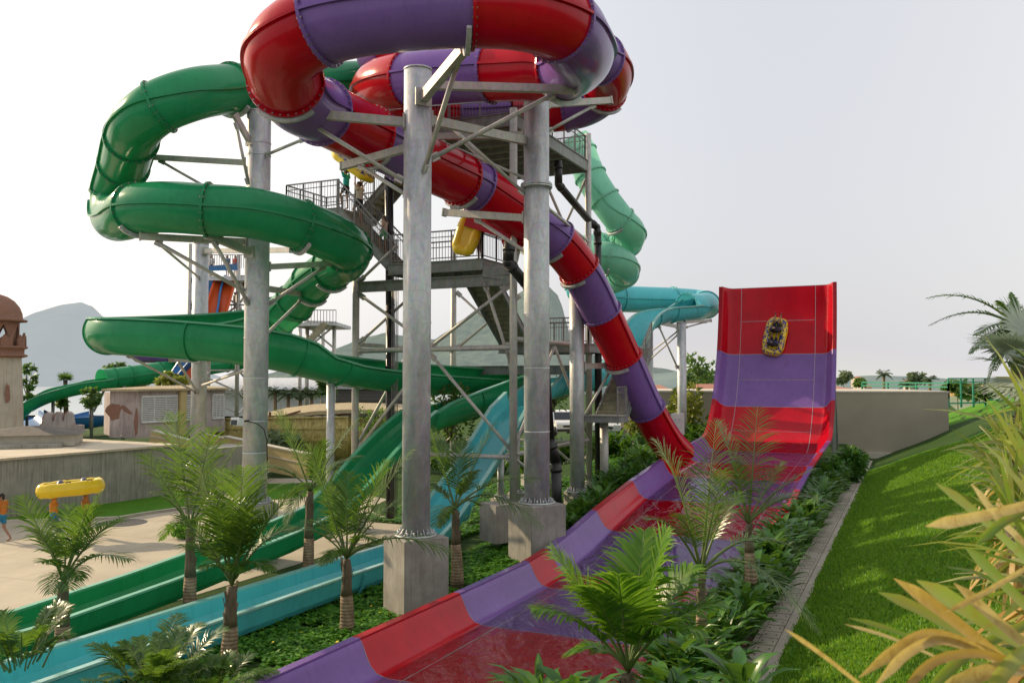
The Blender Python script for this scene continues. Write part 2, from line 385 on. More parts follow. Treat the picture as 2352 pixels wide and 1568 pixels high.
# ------------------------------------------------------------------ slides
def spline(ctrl, n=10):
    """Catmull-Rom through ctrl points; returns points, indices of the control points"""
    p = [c if isinstance(c, Vector) else c[0] for c in ctrl]; out = []; idx = []
    q = [p[0] * 2 - p[1]] + p + [p[-1] * 2 - p[-2]]
    for i in range(1, len(q) - 2):
        idx.append(len(out)); a, b, c, e = q[i - 1:i + 3]
        ta, tb, tc = (max(.05, (y - x).length) ** .5 for x, y in ((a, b), (b, c), (c, e)))
        m1 = (b - a) / ta - (c - a) / (ta + tb) + (c - b) / tb; m2 = (c - b) / tb - (e - b) / (tb + tc) + (e - c) / tc
        m1 *= tb; m2 *= tb
        for k in range(n):
            t = k / n
            out.append(b * (2*t**3 - 3*t*t + 1) + m1 * (t**3 - 2*t*t + t) + c * (-2*t**3 + 3*t*t) + m2 * (t**3 - t*t))
    idx.append(len(out)); out.append(p[-1]); return out, idx
def frames(pts):
    fr = []; k = len(pts)
    for i in range(k):
        t = (pts[min(i + 1, k - 1)] - pts[max(i - 1, 0)]).normalized()
        s = t.cross(Z)
        if s.length < .2 and fr: s = fr[-1][1] - t * fr[-1][1].dot(t)
        s.normalize(); fr.append((t, s, s.cross(t)))
    return fr
def ringpts(p, fr, r, n, a0=0, a1=2 * math.pi, closed=True):
    t, s, u = fr; m = n if closed else n + 1
    return [p + s * (r * math.sin(a)) - u * (r * math.cos(a)) for a in (a0 + (a1 - a0) * j / n for j in range(m))]
def flange(p, fr, r, mats, parent, a0=0, a1=2 * math.pi, bolts=26, name='flange', up=.075, w=.035):
    b = MB(); t = fr[0]; full = a1 - a0 > 6.2; n = 40 if full else 24
    loops = [ringpts(p + t * k * w, fr, r + h, n, a0, a1, full) for k, h in ((-1, -.01), (-1, up), (1, up), (1, -.01))]
    m = len(loops[0]); vs = [q for L in loops for q in L]; fs = []
    for k in range(3):
        for j in range(m if full else m - 1): fs.append((k * m + j, k * m + (j + 1) % m, (k + 1) * m + (j + 1) % m, (k + 1) * m + j))
    b.add(vs, fs, 0)
    if bolts:
        for j in range(bolts):
            a = a0 + (a1 - a0) * (j + .5) / bolts
            d = fr[1] * math.sin(a) - fr[2] * math.cos(a)
            for k in (-1, 1):
                q = p + d * (r + up * .55) + t * k * w; b.bar(q, q + t * k * .022, .04, .04, 1, d)
    return b.build(name, mats, parent)
def saddle(p, fr, r, parent, a=.75, off=0):
    b = MB(); p = p + fr[0] * off
    lo = [ringpts(p + fr[0] * k * .05, fr, r + h, 14, -a, a, False) for k, h in ((-1, .02), (-1, .15), (1, .15), (1, .02))]
    m = 15; vs = [q for L in lo for q in L]
    b.add(vs, [(k * m + j, k * m + j + 1, (k + 1) % 4 * m + j + 1, (k + 1) % 4 * m + j) for k in range(4) for j in range(14)] + [(0, m, 2 * m, 3 * m), (m - 1, 2 * m - 1, 3 * m - 1, 4 * m - 1)])
    return b.build('support_saddle', M['galv'], parent)
def tube_slide(root, ctrl, r, seq, first=0, seam=True, saddles=(), bolts=26, fl=None, n=10, endopen=False):
    """ctrl: (point, flag); a flag of 1 ends a section there. seq gives the colour of each section in turn."""
    pts, idx = spline(ctrl, n); fr = frames(pts)
    cut = [i for c, i in zip(ctrl, idx) if c[1]]
    if cut[0] != 0: cut = [0] + cut
    if cut[-1] != len(pts) - 1: cut.append(len(pts) - 1)
    N = 36
    rf = r if callable(r) else (lambda i, q=r: q)
    for k, (i0, i1) in enumerate(zip(cut, cut[1:])):
        mk = seq[(k + first) % len(seq)]; b = MB()
        b.grid([ringpts(pts[i], fr[i], rf(i), N) + [ringpts(pts[i], fr[i], rf(i), 1, 0, .001)[0]] for i in range(i0, i1 + 1)], 0, True)
        if seam:
            for sg in (-1, 1):
                rows = []
                for i in range(i0, i1 + 1):
                    t, s, u = fr[i]; c = pts[i] + s * sg * rf(i)
                    rows.append([c + u * .035 - s * sg * .01, c + u * .035 + s * sg * .07, c - u * .035 + s * sg * .07, c - u * .035 - s * sg * .01])
                b.grid(rows, 0, False)
        sec = b.build('tube_section', M[mk], root)
        if i1 != len(pts) - 1 or endopen:
            flange(pts[i1], fr[i1], rf(i1), [M[(fl or {}).get(mk, mk)], M['bolt']], sec, bolts=bolts)
        if k in saddles: saddle(pts[i1], fr[i1], rf(i1), sec, .75, .12)
    return pts, fr, idx
def trough(root, stations, r, mk, lip, w=.035, name='trough_section', cuts=None, flat=0):
    """stations: (point, angle left, angle right in degrees from straight down); flat widens the bottom"""
    pts = [s[0] for s in stations]; fr = frames(pts); N = 20
    cuts = cuts or [0, len(pts) - 1]
    def prof(i, rr):
        aL, aR = R(stations[i][1]), R(stations[i][2]); t, s, u = fr[i]; out = []
        for j in range(N + 1):
            a = -aL + (aL + aR) * j / N
            out.append(pts[i] + s * (rr * math.sin(a) + flat * max(-1, min(1, a / .5))) - u * rr * math.cos(a))
        return out
    for i0, i1 in zip(cuts, cuts[1:]):
        b = MB(); A = []
        for i in range(i0, i1 + 1):
            inn = prof(i, r); ou = prof(i, r + w); A.append(inn + ou[::-1] + [inn[0]])
        b.grid(A, 0, True)
        for e in (i0, i1):
            inn = prof(e, r); ou = prof(e, r + w); q = inn + ou[::-1]; m = len(q)
            b.add(q, [(j, j + 1, m - 2 - j, m - 1 - j) for j in range(N)], 0)
        for side in (0, 1):
            rows = []
            for i in range(i0, i1 + 1):
                inn = prof(i, r)[-side]; t, s, u = fr[i]; o = s * (1 if side else -1)
                rows.append([inn - o * .02 - u * .02, inn - o * .02 + u * .05, inn + o * .13 + u * .05, inn + o * .13 - u * .02, inn - o * .02 - u * .02])
            b.grid(rows, 1, False)
        o = b.build(name, [M[mk], M[lip]], root)
        aL, aR = R(stations[i1][1]), R(stations[i1][2])
        if not flat and i1 < len(pts) - 1: flange(pts[i1], fr[i1], r + w, [M[mk], M[mk]], o, -aL, aR, 0, 'flange', .06, .03)
    return pts, fr

# --- red and purple enclosed tube
def PC(*a): return [(P(u, v, D), f) for u, v, D, f in a]
redroot = thing('tube_slide', 'enclosed red and purple tube slide coiling high around the two thickest steel columns', 'water slide', P(1176, 865, 24))
RT = PC((985, 175, 33, 0), (905, 158, 32, 0), (872, 122, 30.6, 0), (905, 112, 29.3, 1), (975, 125, 29, 0), (1080, 118, 29, 1), (1190, 118, 29.2, 0), (1330, 125, 29.4, 0), (1380, 138, 30.2, 1), (1398, 168, 31.4, 0), (1388, 205, 32.6, 1), (1350, 236, 33.4, 0), (1300, 250, 33.9, 1), (1172, 258, 34, 1),
        (1050, 262, 33.6, 1), (950, 254, 33, 0), (885, 236, 31.6, 0), (864, 210, 29.4, 0), (885, 194, 27.8, 0), (940, 184, 26.7, 1), (1040, 174, 26, 0), (1128, 167, 25.5, 1), (1215, 162, 24.8, 0), (1292, 160, 24.1, 1), (1332, 132, 22.5, 0), (1322, 92, 20.6, 0), (1284, 52, 19.4, 1),
        (1200, 24, 18.6, 0), (1082, 16, 18.3, 1), (900, 26, 18.3, 0), (738, 58, 18.6, 1), (656, 112, 19.2, 0), (656, 186, 20.5, 1), (690, 232, 21.8, 0), (738, 257, 23, 1), (790, 284, 24, 0), (848, 312, 25, 1), (928, 352, 26.6, 1), (1058, 412, 29, 1), (1097, 432, 29.7, 1),
        (1215, 508, 31.2, 1), (1276, 552, 32, 1), (1330, 618, 32.8, 1), (1382, 718, 33.9, 1), (1432, 822, 34.9, 1), (1487, 940, 36, 1), (1530, 1012, 36.9, 0), (1560, 1045, 37.5, 0))
rpts, rfr, ridx = tube_slide(redroot, RT, lambda i: .85 - .14 * sstep(370, 460, i), ['red', 'purple'], first=1, saddles=(3, 9, 11, 13, 15, 17, 20, 21, 23), bolts=30)

# --- green tube, then open trough
groot = thing('tube_slide', 'dark green slide coiling as a closed tube, then a long open trough at the left', 'water slide', P(585, 865, 27))
GT = PC((1090, 225, 37, 0), (985, 190, 36, 1), (852, 188, 33, 1), (745, 194, 31, 0), (640, 198, 29.4, 1), (534, 204, 27.6, 1), (440, 218, 26, 0), (366, 246, 25.6, 1), (322, 280, 26, 0), (302, 318, 27, 1), (284, 380, 28.8, 1), (264, 448, 30, 1), (262, 492, 29.6, 0), (284, 497, 27.9, 0), (316, 480, 26.7, 1), (390, 476, 26, 0),
        (478, 482, 25.9, 1), (580, 490, 26.2, 0), (692, 518, 26.9, 1), (766, 548, 27.9, 0), (798, 572, 29.4, 1), (794, 598, 31.4, 0), (762, 617, 32.6, 1), (714, 652, 33.8, 1), (676, 696, 34.7, 1), (640, 726, 35.2, 1), (612, 735, 35.4, 0))
tube_slide(groot, GT, .77, ['green'], bolts=22, saddles=(3, 8, 10, 12, 13, 15))
g1 = [(P(u, v, D), l, r_) for u, v, D, l, r_ in ((620, 732, 35.3, 95, 128), (560, 737, 35.6, 85, 128), (480, 744, 35.6, 80, 126), (400, 749, 35.3, 80, 126), (320, 754, 34.6, 80, 126), (266, 759, 33.6, 80, 128), (248, 762, 32.3, 80, 128), (275, 764, 31.1, 80, 128), (360, 768, 30.5, 80, 128), (450, 774, 30.2, 80, 128), (560, 785, 30, 80, 128), (655, 802, 30.4, 80, 128), (705, 815, 30.8, 88, 118), (740, 825, 31.2, 100, 92), (800, 838, 32.2, 118, 85), (900, 852, 34.2, 122, 85), (1000, 861, 36.6, 124, 85), (1090, 867, 38.8, 126, 85), (1150, 872, 40.2, 126, 85), (1176, 879, 40.3, 126, 85), (1170, 887, 39.2, 126, 85), (1132, 902, 37.8, 126, 85), (1076, 919, 36.2, 120, 90), (1000, 942, 34.4, 110, 92), (940, 963, 33, 92, 92))]
def densify(st, n):
    pts, idx = spline([s[0] for s in st], n); out = []
    for i, p in enumerate(pts):
        k = min(i // n, len(st) - 2); f = (i - k * n) / n
        out.append((p, st[k][1] * (1 - f) + st[k + 1][1] * f, st[k][2] * (1 - f) + st[k + 1][2] * f))
    return out
trough(groot, densify(g1, 5), .77, 'green', 'greenlip', cuts=[0, 15, 30, 45, 58, 68, 80, 90, 100, 110, 120])
def runout(root, far, s_far, width, mk, lip, name, depth=.5, extra=(), tend=None, cuts=4):
    """straight run-out along the slide heading: far rim given by image points, near rim parallel to it"""
    q = sorted([((onS(u, v, s_far).dot(dv)), onS(u, v, s_far).z) for u, v in far])
    t0, t1 = 7.5, q[-1][0]; n = 36; A = []
    prof = [(-.05, 0, 1), (-.05, .05, 1), (.10, .05, 1), (.10, 0, 1), (.12, -.30, 0), (.22, -.47, 0), (.42, -.54, 0)]
    full = prof + [(width - x, y, m) for x, y, m in reversed(prof)]
    outer = [(width + .02, -.03), (width - .08, -.40), (width - .18, -.55), (width - .40, -.62), (.40, -.62), (.18, -.55), (.08, -.40), (-.02, -.03)]
    loop = [(x, y) for x, y, m in full] + outer
    T = [t0 + (t1 - t0) * i / n for i in range(n + 1)]
    def row(t):
        zr = lin(q, t); return [ST(s_far + x, t, zr + y) for x, y in loop] + [ST(s_far + loop[0][0], t, zr + loop[0][1])]
    step = n // cuts
    for c in range(0, n, step):
        rows = [row(t) for t in T[c:c + step + 1]]; b = MB(); m = len(loop)
        for a in range(len(rows) - 1):
            for j in range(m):
                lipf = j < 3 or 10 <= j < 13
                b.add([rows[a][j], rows[a][j + 1], rows[a + 1][j + 1], rows[a + 1][j]], [(0, 1, 2, 3)], 1 if lipf else 0, not lipf)
        for r_ in (rows[0], rows[-1]): b.poly(r_[:m], 0)
        o = b.build('trough_section', [M[mk], M[lip]], root)
        fb = MB(); rr = rows[-1]; e = dv * .03
        ol = [ST(s_far + x * 1.0 + (.05 if x > width / 2 else -.05), T[min(c + step, n)], lin(q, T[min(c + step, n)]) + y - .04) for x, y in outer]
        for a2, b2 in zip(ol, ol[1:]): fb.bar(a2, b2, .05, .06, 0, dv)
        fb.build('flange', M[mk], o)
    return T, q
gfar = [(0, 1415), (300, 1318), (585, 1215), (700, 1165), (760, 1105), (812, 1044), (868, 988), (922, 943)]
gT, gq = runout(groot, gfar, -17.6, 1.55, 'green', 'greenlip', 'green', cuts=4)
# --- teal slide
troot = thing('tube_slide', 'pale teal slide coiling behind the stair tower, ending in a light blue open trough', 'water slide', P(1300, 865, 40))
TT = PC((1318, 318, 42.2, 0), (1335, 352, 42.2, 1), (1356, 405, 41.8, 1), (1388, 458, 41.6, 1), (1424, 506, 41.6, 1), (1447, 532, 42.4, 0), (1440, 556, 44, 1), (1412, 566, 45.6, 0), (1378, 568, 45.6, 1), (1345, 574, 44.2, 0), (1352, 586, 42.8, 0), (1400, 592, 41.8, 1), (1428, 606, 42.4, 0), (1432, 626, 44, 1), (1408, 642, 46, 0), (1360, 652, 47, 1), (1330, 664, 47.4, 0), (1360, 678, 47.8, 1), (1425, 686, 48.6, 1), (1480, 688, 49.3, 0), (1545, 690, 50.2, 1), (1600, 694, 50.8, 0), (1622, 700, 49.6, 1), (1600, 705, 48.2, 0), (1576, 705, 47.6, 1))
tube_slide(troot, TT, .74, ['tealhazed'] * 9 + ['teal'] * 6, bolts=20, saddles=(3, 6, 8), fl=None, endopen=True)
t1 = [(P(u, v, D), l, r_) for u, v, D, l, r_ in ((1590, 706, 47.9, 95, 128), (1560, 708, 47.2, 92, 92), (1520, 711, 46.4, 92, 92), (1490, 722, 45.6, 92, 92), (1468, 746, 44.8, 92, 92), (1450, 786, 43.9, 92, 92), (1428, 824, 42.8, 95, 92), (1398, 845, 41.6, 110, 92), (1350, 858, 40.3, 125, 88), (1310, 866, 39.5, 126, 88), (1268, 874, 38.6, 118, 90), (1236, 889, 37.6, 100, 92), (1192, 924, 36.5, 92, 92))]
trough(troot, densify(t1, 5), .74, 'teal', 'teallip', cuts=[0, 8, 15, 25, 32, 40, 50, 60])
tfar = [(0, 1525), (440, 1388), (700, 1307), (885, 1252), (960, 1178), (1028, 1086), (1075, 1020), (1126, 936), (1160, 902)]
runout(troot, tfar, -15.2, 1.6, 'teal', 'teallip', 'teal', cuts=4)

# --- wide half-pipe run-out with the upswept wall
hroot = thing('half_pipe_slide', 'wide striped red and purple open slide curving up into a tall end wall', 'water slide', ST(-6.6, 30, 1))
SL, SR = -9.5, -3.75
FL = [(7, .5), (11, .42), (13.7, .38), (17.6, .33), (21.5, .30), (23.1, .38), (25, .6), (27.15, .92), (31.2, 1.43), (35.6, 1.85), (40, 2.1), (43.0, 2.26)]
path = [(t, lin(FL, t)) for t in [7 + .45 * i for i in range(81)]]
path += [(43.5, 2.32), (44.2, 2.52), (44.9, 2.90), (45.6, 3.46), (46.25, 4.15), (46.85, 5.0), (47.4, 6.0), (47.85, 7.1), (48.2, 8.3), (48.45, 9.5), (48.6, 10.75)]
pp = [Vector((t, z, 0)) for t, z in path]; pp, _ = spline(pp, 4)
path = [(p.x, p.y) for p in pp]
def hp_arc():
    L = [0]
    for a, b in zip(path, path[1:]): L.append(L[-1] + math.hypot(b[0] - a[0], b[1] - a[1]))
    return L
HL = hp_arc()
WALL = [(0, .62), (.05, .60), (.10, .50), (.16, .36), (.26, .18), (.40, .05), (.60, 0)]
def hp_row(i, off=0, inset=0):
    t, z = path[i]; a = path[max(i - 1, 0)]; b = path[min(i + 1, len(path) - 1)]
    tx, tz = b[0] - a[0], b[1] - a[1]; l = math.hypot(tx, tz); N2 = (-tz / l, tx / l)
    prof = [(SL - off, .62)] + [(SL + x - off * (1 if x < .3 else 0), y - off) for x, y in WALL] if off else [(SL + x, y) for x, y in WALL]
    full = prof + [(SR + SL - x, y) for x, y in reversed(prof)]
    return [ST(x, t + N2[0] * y, z + N2[1] * y) for x, y in full]
tcut = [13.75, 17.65, 21.6, 23.1, 27.15, 31.2, 35.4, 39.3, 43.2]; zc = [4.35, 7.2]
cut = [0] + [min(range(len(path)), key=lambda i: abs(path[i][0] - c) + (0 if path[i][1] < 3 else 9)) for c in tcut] + [min(range(len(path)), key=lambda i: abs(path[i][1] - c) + (0 if path[i][0] > 44 else 99)) for c in zc] + [len(path) - 1]
for k, (i0, i1) in enumerate(zip(cut, cut[1:])):
    mk = ('purple', 'red')[k % 2]; b = MB(); b.grid([hp_row(i) for i in range(i0, i1 + 1)], 0, True)
    rows = [hp_row(i, .06) for i in range(i0, i1 + 1)]; b.grid([r_[::-1] for r_ in rows], 0, True)
    o = b.build('slide_section', M[mk], hroot)
    for side in (0, 1):
        rb = MB(); rr = []
        for i in range(i0, i1 + 1):
            q = hp_row(i); e = q[-1] if side else q[0]; e2 = q[-2] if side else q[1]
            up = (e - e2); up = (hp_row(i)[0] - hp_row(i)[6]); up = (up - nv * up.dot(nv)).normalized(); sd = nv * (1 if side else -1)
            rr.append([e - sd * .02 + up * .0, e - sd * .02 + up * .035, e + sd * .16 + up * .035, e + sd * .16 - up * .06, e + sd * .06 - up * .06, e - sd * .02])
        rb.grid(rr, 0, False)
        rb.build('rim', M['redlip' if mk == 'red' else 'purple'], o)
    if k >= 8 or k < 9:
        jb = MB()
        q = hp_row(i1, 0); q0 = [x + (x2 - x).normalized() * 0 for x, x2 in zip(q, q)]
        nn = hp_row(i1, -.004) if False else q
        for a2, b2 in zip(q, q[1:]):
            jb.bar(a2, b2, .02, .008, 0, (q[len(q) // 2] - hp_row(max(i1 - 1, 0))[len(q) // 2]).cross(b2 - a2))
        jb.build('joint', M['seamline'], o)
# lengthwise joints and cross joints of the panels
def hp_pt(i, s, h=.004):
    t, z = path[i]; a = path[max(i - 1, 0)]; b = path[min(i + 1, len(path) - 1)]
    tx, tz = b[0] - a[0], b[1] - a[1]; l = math.hypot(tx, tz)
    return ST(s, t - tz / l * h, z + tx / l * h)
for s in (SL + .95, SR - .95):
    jb = MB(); jb.grid([[hp_pt(i, s - .012), hp_pt(i, s + .012)] for i in range(len(path))], 0, False); jb.build('panel_joint', M['seamline'], hroot)
for zc2 in (3.1, 5.75, 8.75):
    i = min(range(len(path)), key=lambda i: abs(path[i][1] - zc2) + (0 if path[i][0] > 44 else 99)); p0 = hp_pt(i, SL + .95); p1 = hp_pt(i, SR - .95)
    jb = MB(); jb.bar(p0, p1, .012, .024); jb.build('panel_joint', M['seamline'], hroot)
# frame that carries the end wall from behind
fb = MB()
for s in (-9.3, -7.6, -5.7, -3.95):
    fb.bar(ST(s, 49.1, 1), ST(s, 49.1, 10.2), .2); fb.bar(ST(s, 51.6, .8), ST(s, 49.1, 8.2), .16); fb.bar(ST(s, 49.1, 5), ST(s, 47.2, 5), .12); fb.bar(ST(s, 49.1, 9.4), ST(s, 48.6, 9.4), .12)
for zz in (3, 6.5, 9.8): fb.bar(ST(-9.4, 49.22, zz), ST(-3.85, 49.22, zz), .14)
fb.build('support_frame', M['galvdark'], hroot)
for t in (9, 14, 19, 24, 29, 34, 39):
    fb = MB(); z0 = lin(FL, t) - .07
    for s in (-9.3, -7.5, -5.6, -3.95): fb.bar(ST(s, t, zg(s, t) - .6), ST(s, t, z0), .14)
    fb.bar(ST(-9.3, t, z0 - .12), ST(-3.95, t, z0 - .12), .12); fb.build('footing_frame', M['galvdark'], hroot)
# running water on the flat
wrows = []
for i in range(len(path)):
    if path[i][0] > 44.6: break
    x0, x1 = SL + .56, SR - .56
    wrows.append([hp_pt(i, x0 + (x1 - x0) * j / 40, .022 + .008 * mnoise.noise(Vector((x0 * 2 + j * .5, path[i][0] * 1.3, 0)))) for j in range(41)])
b = MB().grid(wrows, 0, True); tag(b.build('water', M['film']), None, None, None, 'structure')
# ------------------------------------------------------------------ steel columns with their arms
def column(name_label, u, vtop, D, r, zbase, plinth=None, arms=(), struts=(), flanges=(), mat='galv', bands=(), ub=None, cap=True, group='steel slide columns'):
    top = P(u, vtop, D); x = top.x if ub is None else P(ub, 1100, D).x
    base = Vector((x, D, zbase)); top = Vector((top.x if ub is None else x, D, top.z))
    root = thing('steel_column', name_label, 'column', base - Vector((0, 0, plinth[1] if plinth else 0)), group)
    b = MB(); b.tube([base, top], r, 28)
    if cap: b.tube([top - Vector((0, 0, .02)), top + Vector((0, 0, .03))], r * 1.03, 28)
    for v in bands:
        z = P(u, v, D).z; b.tube([Vector((x, D, z - .02)), Vector((x, D, z + .02))], r + .012, 28, cap=False)
    b.build('pole', M[mat], root)
    if plinth:
        w, h, rot = plinth; b = MB(); b.box(base - Vector((0, 0, h / 2 + .3)), (w, w, h + .6), Matrix.Rotation(rot, 3, 'Z'))
        p = b.build('plinth', M['concrete'], root)
        bv = p.modifiers.new('bevel', 'BEVEL'); bv.width = .025; bv.segments = 2
        b = MB(); b.tube([base - Vector((0, 0, .001)), base + Vector((0, 0, .05))], r + .17, 28)
        for k in range(16):
            a = k * math.pi / 8; q = base + Vector((math.cos(a), math.sin(a), 0)) * (r + .09); b.tube([q + Z * .04, q + Z * .14], .025, 6)
            b.prism([base + Vector((math.cos(a + .2), math.sin(a + .2), 0)) * r + Z * .05, base + Vector((math.cos(a + .2), math.sin(a + .2), 0)) * (r + .13) + Z * .05, base + Vector((math.cos(a + .2), math.sin(a + .2), 0)) * r + Z * .2], Vector((-math.sin(a + .2), math.cos(a + .2), 0)) * .015)
        b.build('base_flange', M[mat], root)
    for v in flanges:
        z = P(u, v, D).z; b = MB()
        for dz in (-.055, .005): b.tube([Vector((x, D, z + dz)), Vector((x, D, z + dz + .05))], r + .1, 28)
        for k in range(24):
            a = k * math.pi / 12; q = Vector((x + math.cos(a) * (r + .06), D + math.sin(a) * (r + .06), z)); b.tube([q - Z * .1, q + Z * .1], .02, 6)
        b.build('bolted_flange', M[mat], root)
    def fix(e):
        if len(e) == 2: return Vector((x, D, P(e[0], e[1], D).z))
        return P(*e)
    for e0, e1, w, h in arms:
        a, c = fix(e0), fix(e1); d = (c - a); h0 = Vector((d.x, d.y, 0)); a = a + h0.normalized() * r * (1 if len(e0) == 2 else 0)
        b = MB(); b.bar(a, c, w, h); 
        if len(e0) == 2: b.box(a, (.05, h * 1.7, h * 1.7), Matrix.Rotation(math.atan2(d.y, d.x), 3, 'Z'))
        e = (c - a).normalized(); b.bar(c - e * .02, c + e * .03, w * 1.25, h * 1.25)
        b.build('arm', M['galvwarm'], root)
    for e0, e1, w in struts:
        a, c = fix(e0), fix(e1); d = c - a; a = a + Vector((d.x, d.y, 0)).normalized() * r * (1 if len(e0) == 2 else 0)
        b = MB(); b.tube([a, c], w / 2, 8)
        for q, sg in ((a, 1), (c, -1)): b.bar(q, q + d.normalized() * .22 * sg, w * .5, w * 1.7)
        b.build('brace', M['galvwarm'], root)
    return root
colC = column('thick steel column on the tallest concrete plinth, nearest the camera, under the red tube', 952, 162, 22, .355, 1.93, (1.22, 1.95, R(33)), ub=956, bands=(740,),
    arms=[((965, 232), (1066, 112, 19.7), .2, .26), ((915, 282), (633, 254, 21.6), .16, .22), ((917, 333), (788, 382, 24.4), .16, .2), ((985, 267), (1209, 324, 26.2), .18, .24), ((985, 195), (1321, 206, 22.6), .17, .2)],
    struts=[((965, 400), (1052, 141, 20.2), .13), ((915, 416), (691, 270, 21.8), .11), ((917, 447), (826, 380, 23.8), .11), ((988, 362), (1272, 216, 23.2), .12)])
colD = column('thick steel column with a bolted collar, standing on a low square concrete block', 1232, 216, 26.3, .385, 2.12, (1.25, 1.1, R(33)), flanges=(428,), bands=(720, 845, 990),
    arms=[((1259, 236), (1402, 231, 27.6), .15, .2), ((1203, 306), (994, 314, 28), .15, .2), ((1201, 498), (1021, 488, 28.4), .16, .22)],
    struts=[((1262, 299), (1367, 241, 27.4), .1), ((1205, 446), (1035, 290, 25.4), .11), ((1198, 578), (1092, 503, 28), .12), ((1201, 407), (1012, 325, 29), .09), ((1262, 456), (1352, 556, 36), .11)])
def spot(u, v, D, w=.3):  # saddle post between a tube and the arm under it
    return P(u, v, D)
b = MB(); b.bar(P(1045, 474, 28.4), P(1045, 487, 28.4), .3, .3); b.build('tube_post', M['galvwarm'], colD)
colA = column('tall steel column with a floodlight, inside the dark green coil', 588, 259, 28, .385, 1.9, (1.2, 1.9, R(30)), ub=585, bands=(330, 358, 547, 684, 776, 868, 966, 1038),
    arms=[((572, 329), (539, 264, 27.2), .13, .18), ((557, 373), (293, 358, 28.6), .13, .17), ((556, 557), (322, 543, 26.4), .15, .2), ((577, 582), (476, 539, 26), .16, .22), ((613, 611), (793, 604, 29.6), .14, .18), ((613, 658), (716, 678, 35), .14, .2)],
    struts=[((575, 429), (541, 281, 27.2), .1), ((557, 482), (365, 368, 28.5), .09), ((620, 361), (699, 319, 26.5), .1), ((549, 670), (356, 554, 26.6), .12), ((573, 700), (490, 553, 26.2), .12), ((615, 697), (747, 612, 29.2), .11), ((613, 781), (700, 681, 34), .11)])
colB = column('slimmer steel column left of the floodlight column, partly behind the green trough', 462, 560, 38.5, .335, 2.0, (1.0, 1.9, R(20)),
    arms=[((450, 829), (393, 825, 31.5), .14, .18), ((480, 578), (668, 574, 34), .16, .2), ((446, 814), (262, 808, 31.6), .13, .17)],
    struts=[((452, 902), (411, 834, 31.8), .1), ((440, 900), (292, 815, 31.8), .1), ((446, 640), (360, 556, 30), .1), ((483, 885), (600, 838, 31), .1)])
colE = column('short thick steel column holding the lower red tube, right of the collared column', 1320, 654, 34.2, .29, 1.42, (.8, .5, R(25)),
    arms=[((1337, 841), (1428, 838, 35.6), .18, .22)], struts=[((1337, 962), (1405, 845, 35.2), .11)], ub=1326)
b = MB(); b.bar(P(1322, 655, 34.1), P(1322, 646, 33.4), .35, .2); b.build('tube_post', M['galvwarm'], colE)
colF = column('steel column under the looped end of the teal tube, left of the tall red wall', 1566, 742, 46.5, .24, 1.0, None,
    arms=[((1558, 750), (1508, 740, 46), .14, .18), ((1560, 740), (1632, 736, 47.5), .14, .14)], struts=[((1565, 846), (1512, 746, 46), .1), ((1575, 752), (1625, 738, 47.5), .08), ((1556, 758), (1488, 814, 49.2), .08), ((1556, 766), (1490, 828, 49.2), .08)], ub=1568)
colG = column('slim steel column behind the teal chute, half hidden by the lower red tube', 1489, 690, 49.5, .26, 1.0, None)
colH = column('short slim post under the rising green trough', 758, 882, 31.6, .15, .1, None, ub=758)
b = MB(); b.bar(P(758, 884, 31.6), P(758, 862, 31.6), .2, .2); b.build('tube_post', M['galvwarm'], colH)
for lab, u, v, D, r, zb in (('slim steel leg under the teal chute beside the collared column', 1186, 960, 37.0, .15, 1.0), ('thin steel leg under the teal chute, on its own small block', 1150, 1052, 33.2, .13, 1.3)):
    column(lab, u, v, D, r, zb, (.6, .5, R(25)))
# second half of the block: the low plinth beside the collared column
b = MB(); c = G(1150, 1215, .95); b.box(c + Z * .25, (1.0, 1.0, 1.2), Matrix.Rotation(R(33), 3, 'Z')); tag(b.build('concrete_block', M['concrete'], None, (c.x, c.y, .6)), 'low square concrete block tucked behind the collared column block', 'block')

# floodlight on column A
fl = thing('floodlight', 'boxy grey floodlight clamped to the tall column inside the green coil', 'floodlight', P(556, 968, 27.2))
c = P(545, 968, 27.1); b = MB(); b.box(c, (.30, .26, .24), Matrix.Rotation(R(-20), 3, 'Z') @ Matrix.Rotation(R(-10), 3, 'X')); b.build('housing', M['white'], fl)
b = MB(); q = c + Vector((-.06, -.15, -.02)); b.box(q, (.2, .03, .16), Matrix.Rotation(R(-20), 3, 'Z') @ Matrix.Rotation(R(-10), 3, 'X')); b.build('lens', M['glass'], fl)
b = MB(); b.bar(c + Vector((.1, .1, 0)), P(570, 966, 27.6), .05); b.tube([P(562, 966, 27.5), P(590, 972, 27.5), P(606, 985, 27.55), P(613, 1010, 27.7), P(614, 1080, 27.75)], .018, 6); b.build('bracket', M['pipe'], fl)

# ------------------------------------------------------------------ stair tower
N0 = Vector((.05, 31.0, 0)); LT = 15.45; LM = 10.2; LL = 12.6; LW = 7.3
def TW(a, bb, z): q = N0 + nv * a + dv * bb; return Vector((q.x, q.y, z))
tw = thing('stair_tower', 'grey steel stair tower with platforms, railed stairs and cross braces behind the slides', 'stair tower', TW(-2, 3, 1.2))
def part(name, mb, mat, parent=tw): return mb.build(name, M[mat], parent)
for a, bb, z1 in ((0, 0, LT + .1), (0, 7.9, LT + 1.2), (-6.75, 0, LM + .4), (-2.9 - .6, 9.6, LT), (-6.75, 7.9, LL)):
    b = MB(); zb = 1.3 if a > -5 else .6; b.tube([TW(a, bb, zb - .6), TW(a, bb, z1)], .14, 16); b.tube([TW(a, bb, zb - .02), TW(a, bb, zb + .05)], .28, 12); b.box(TW(a, bb, zb - .25), (.7, .7, .5), Matrix.Rotation(R(30), 3, 'Z')); part('leg', b, 'galvwarm')
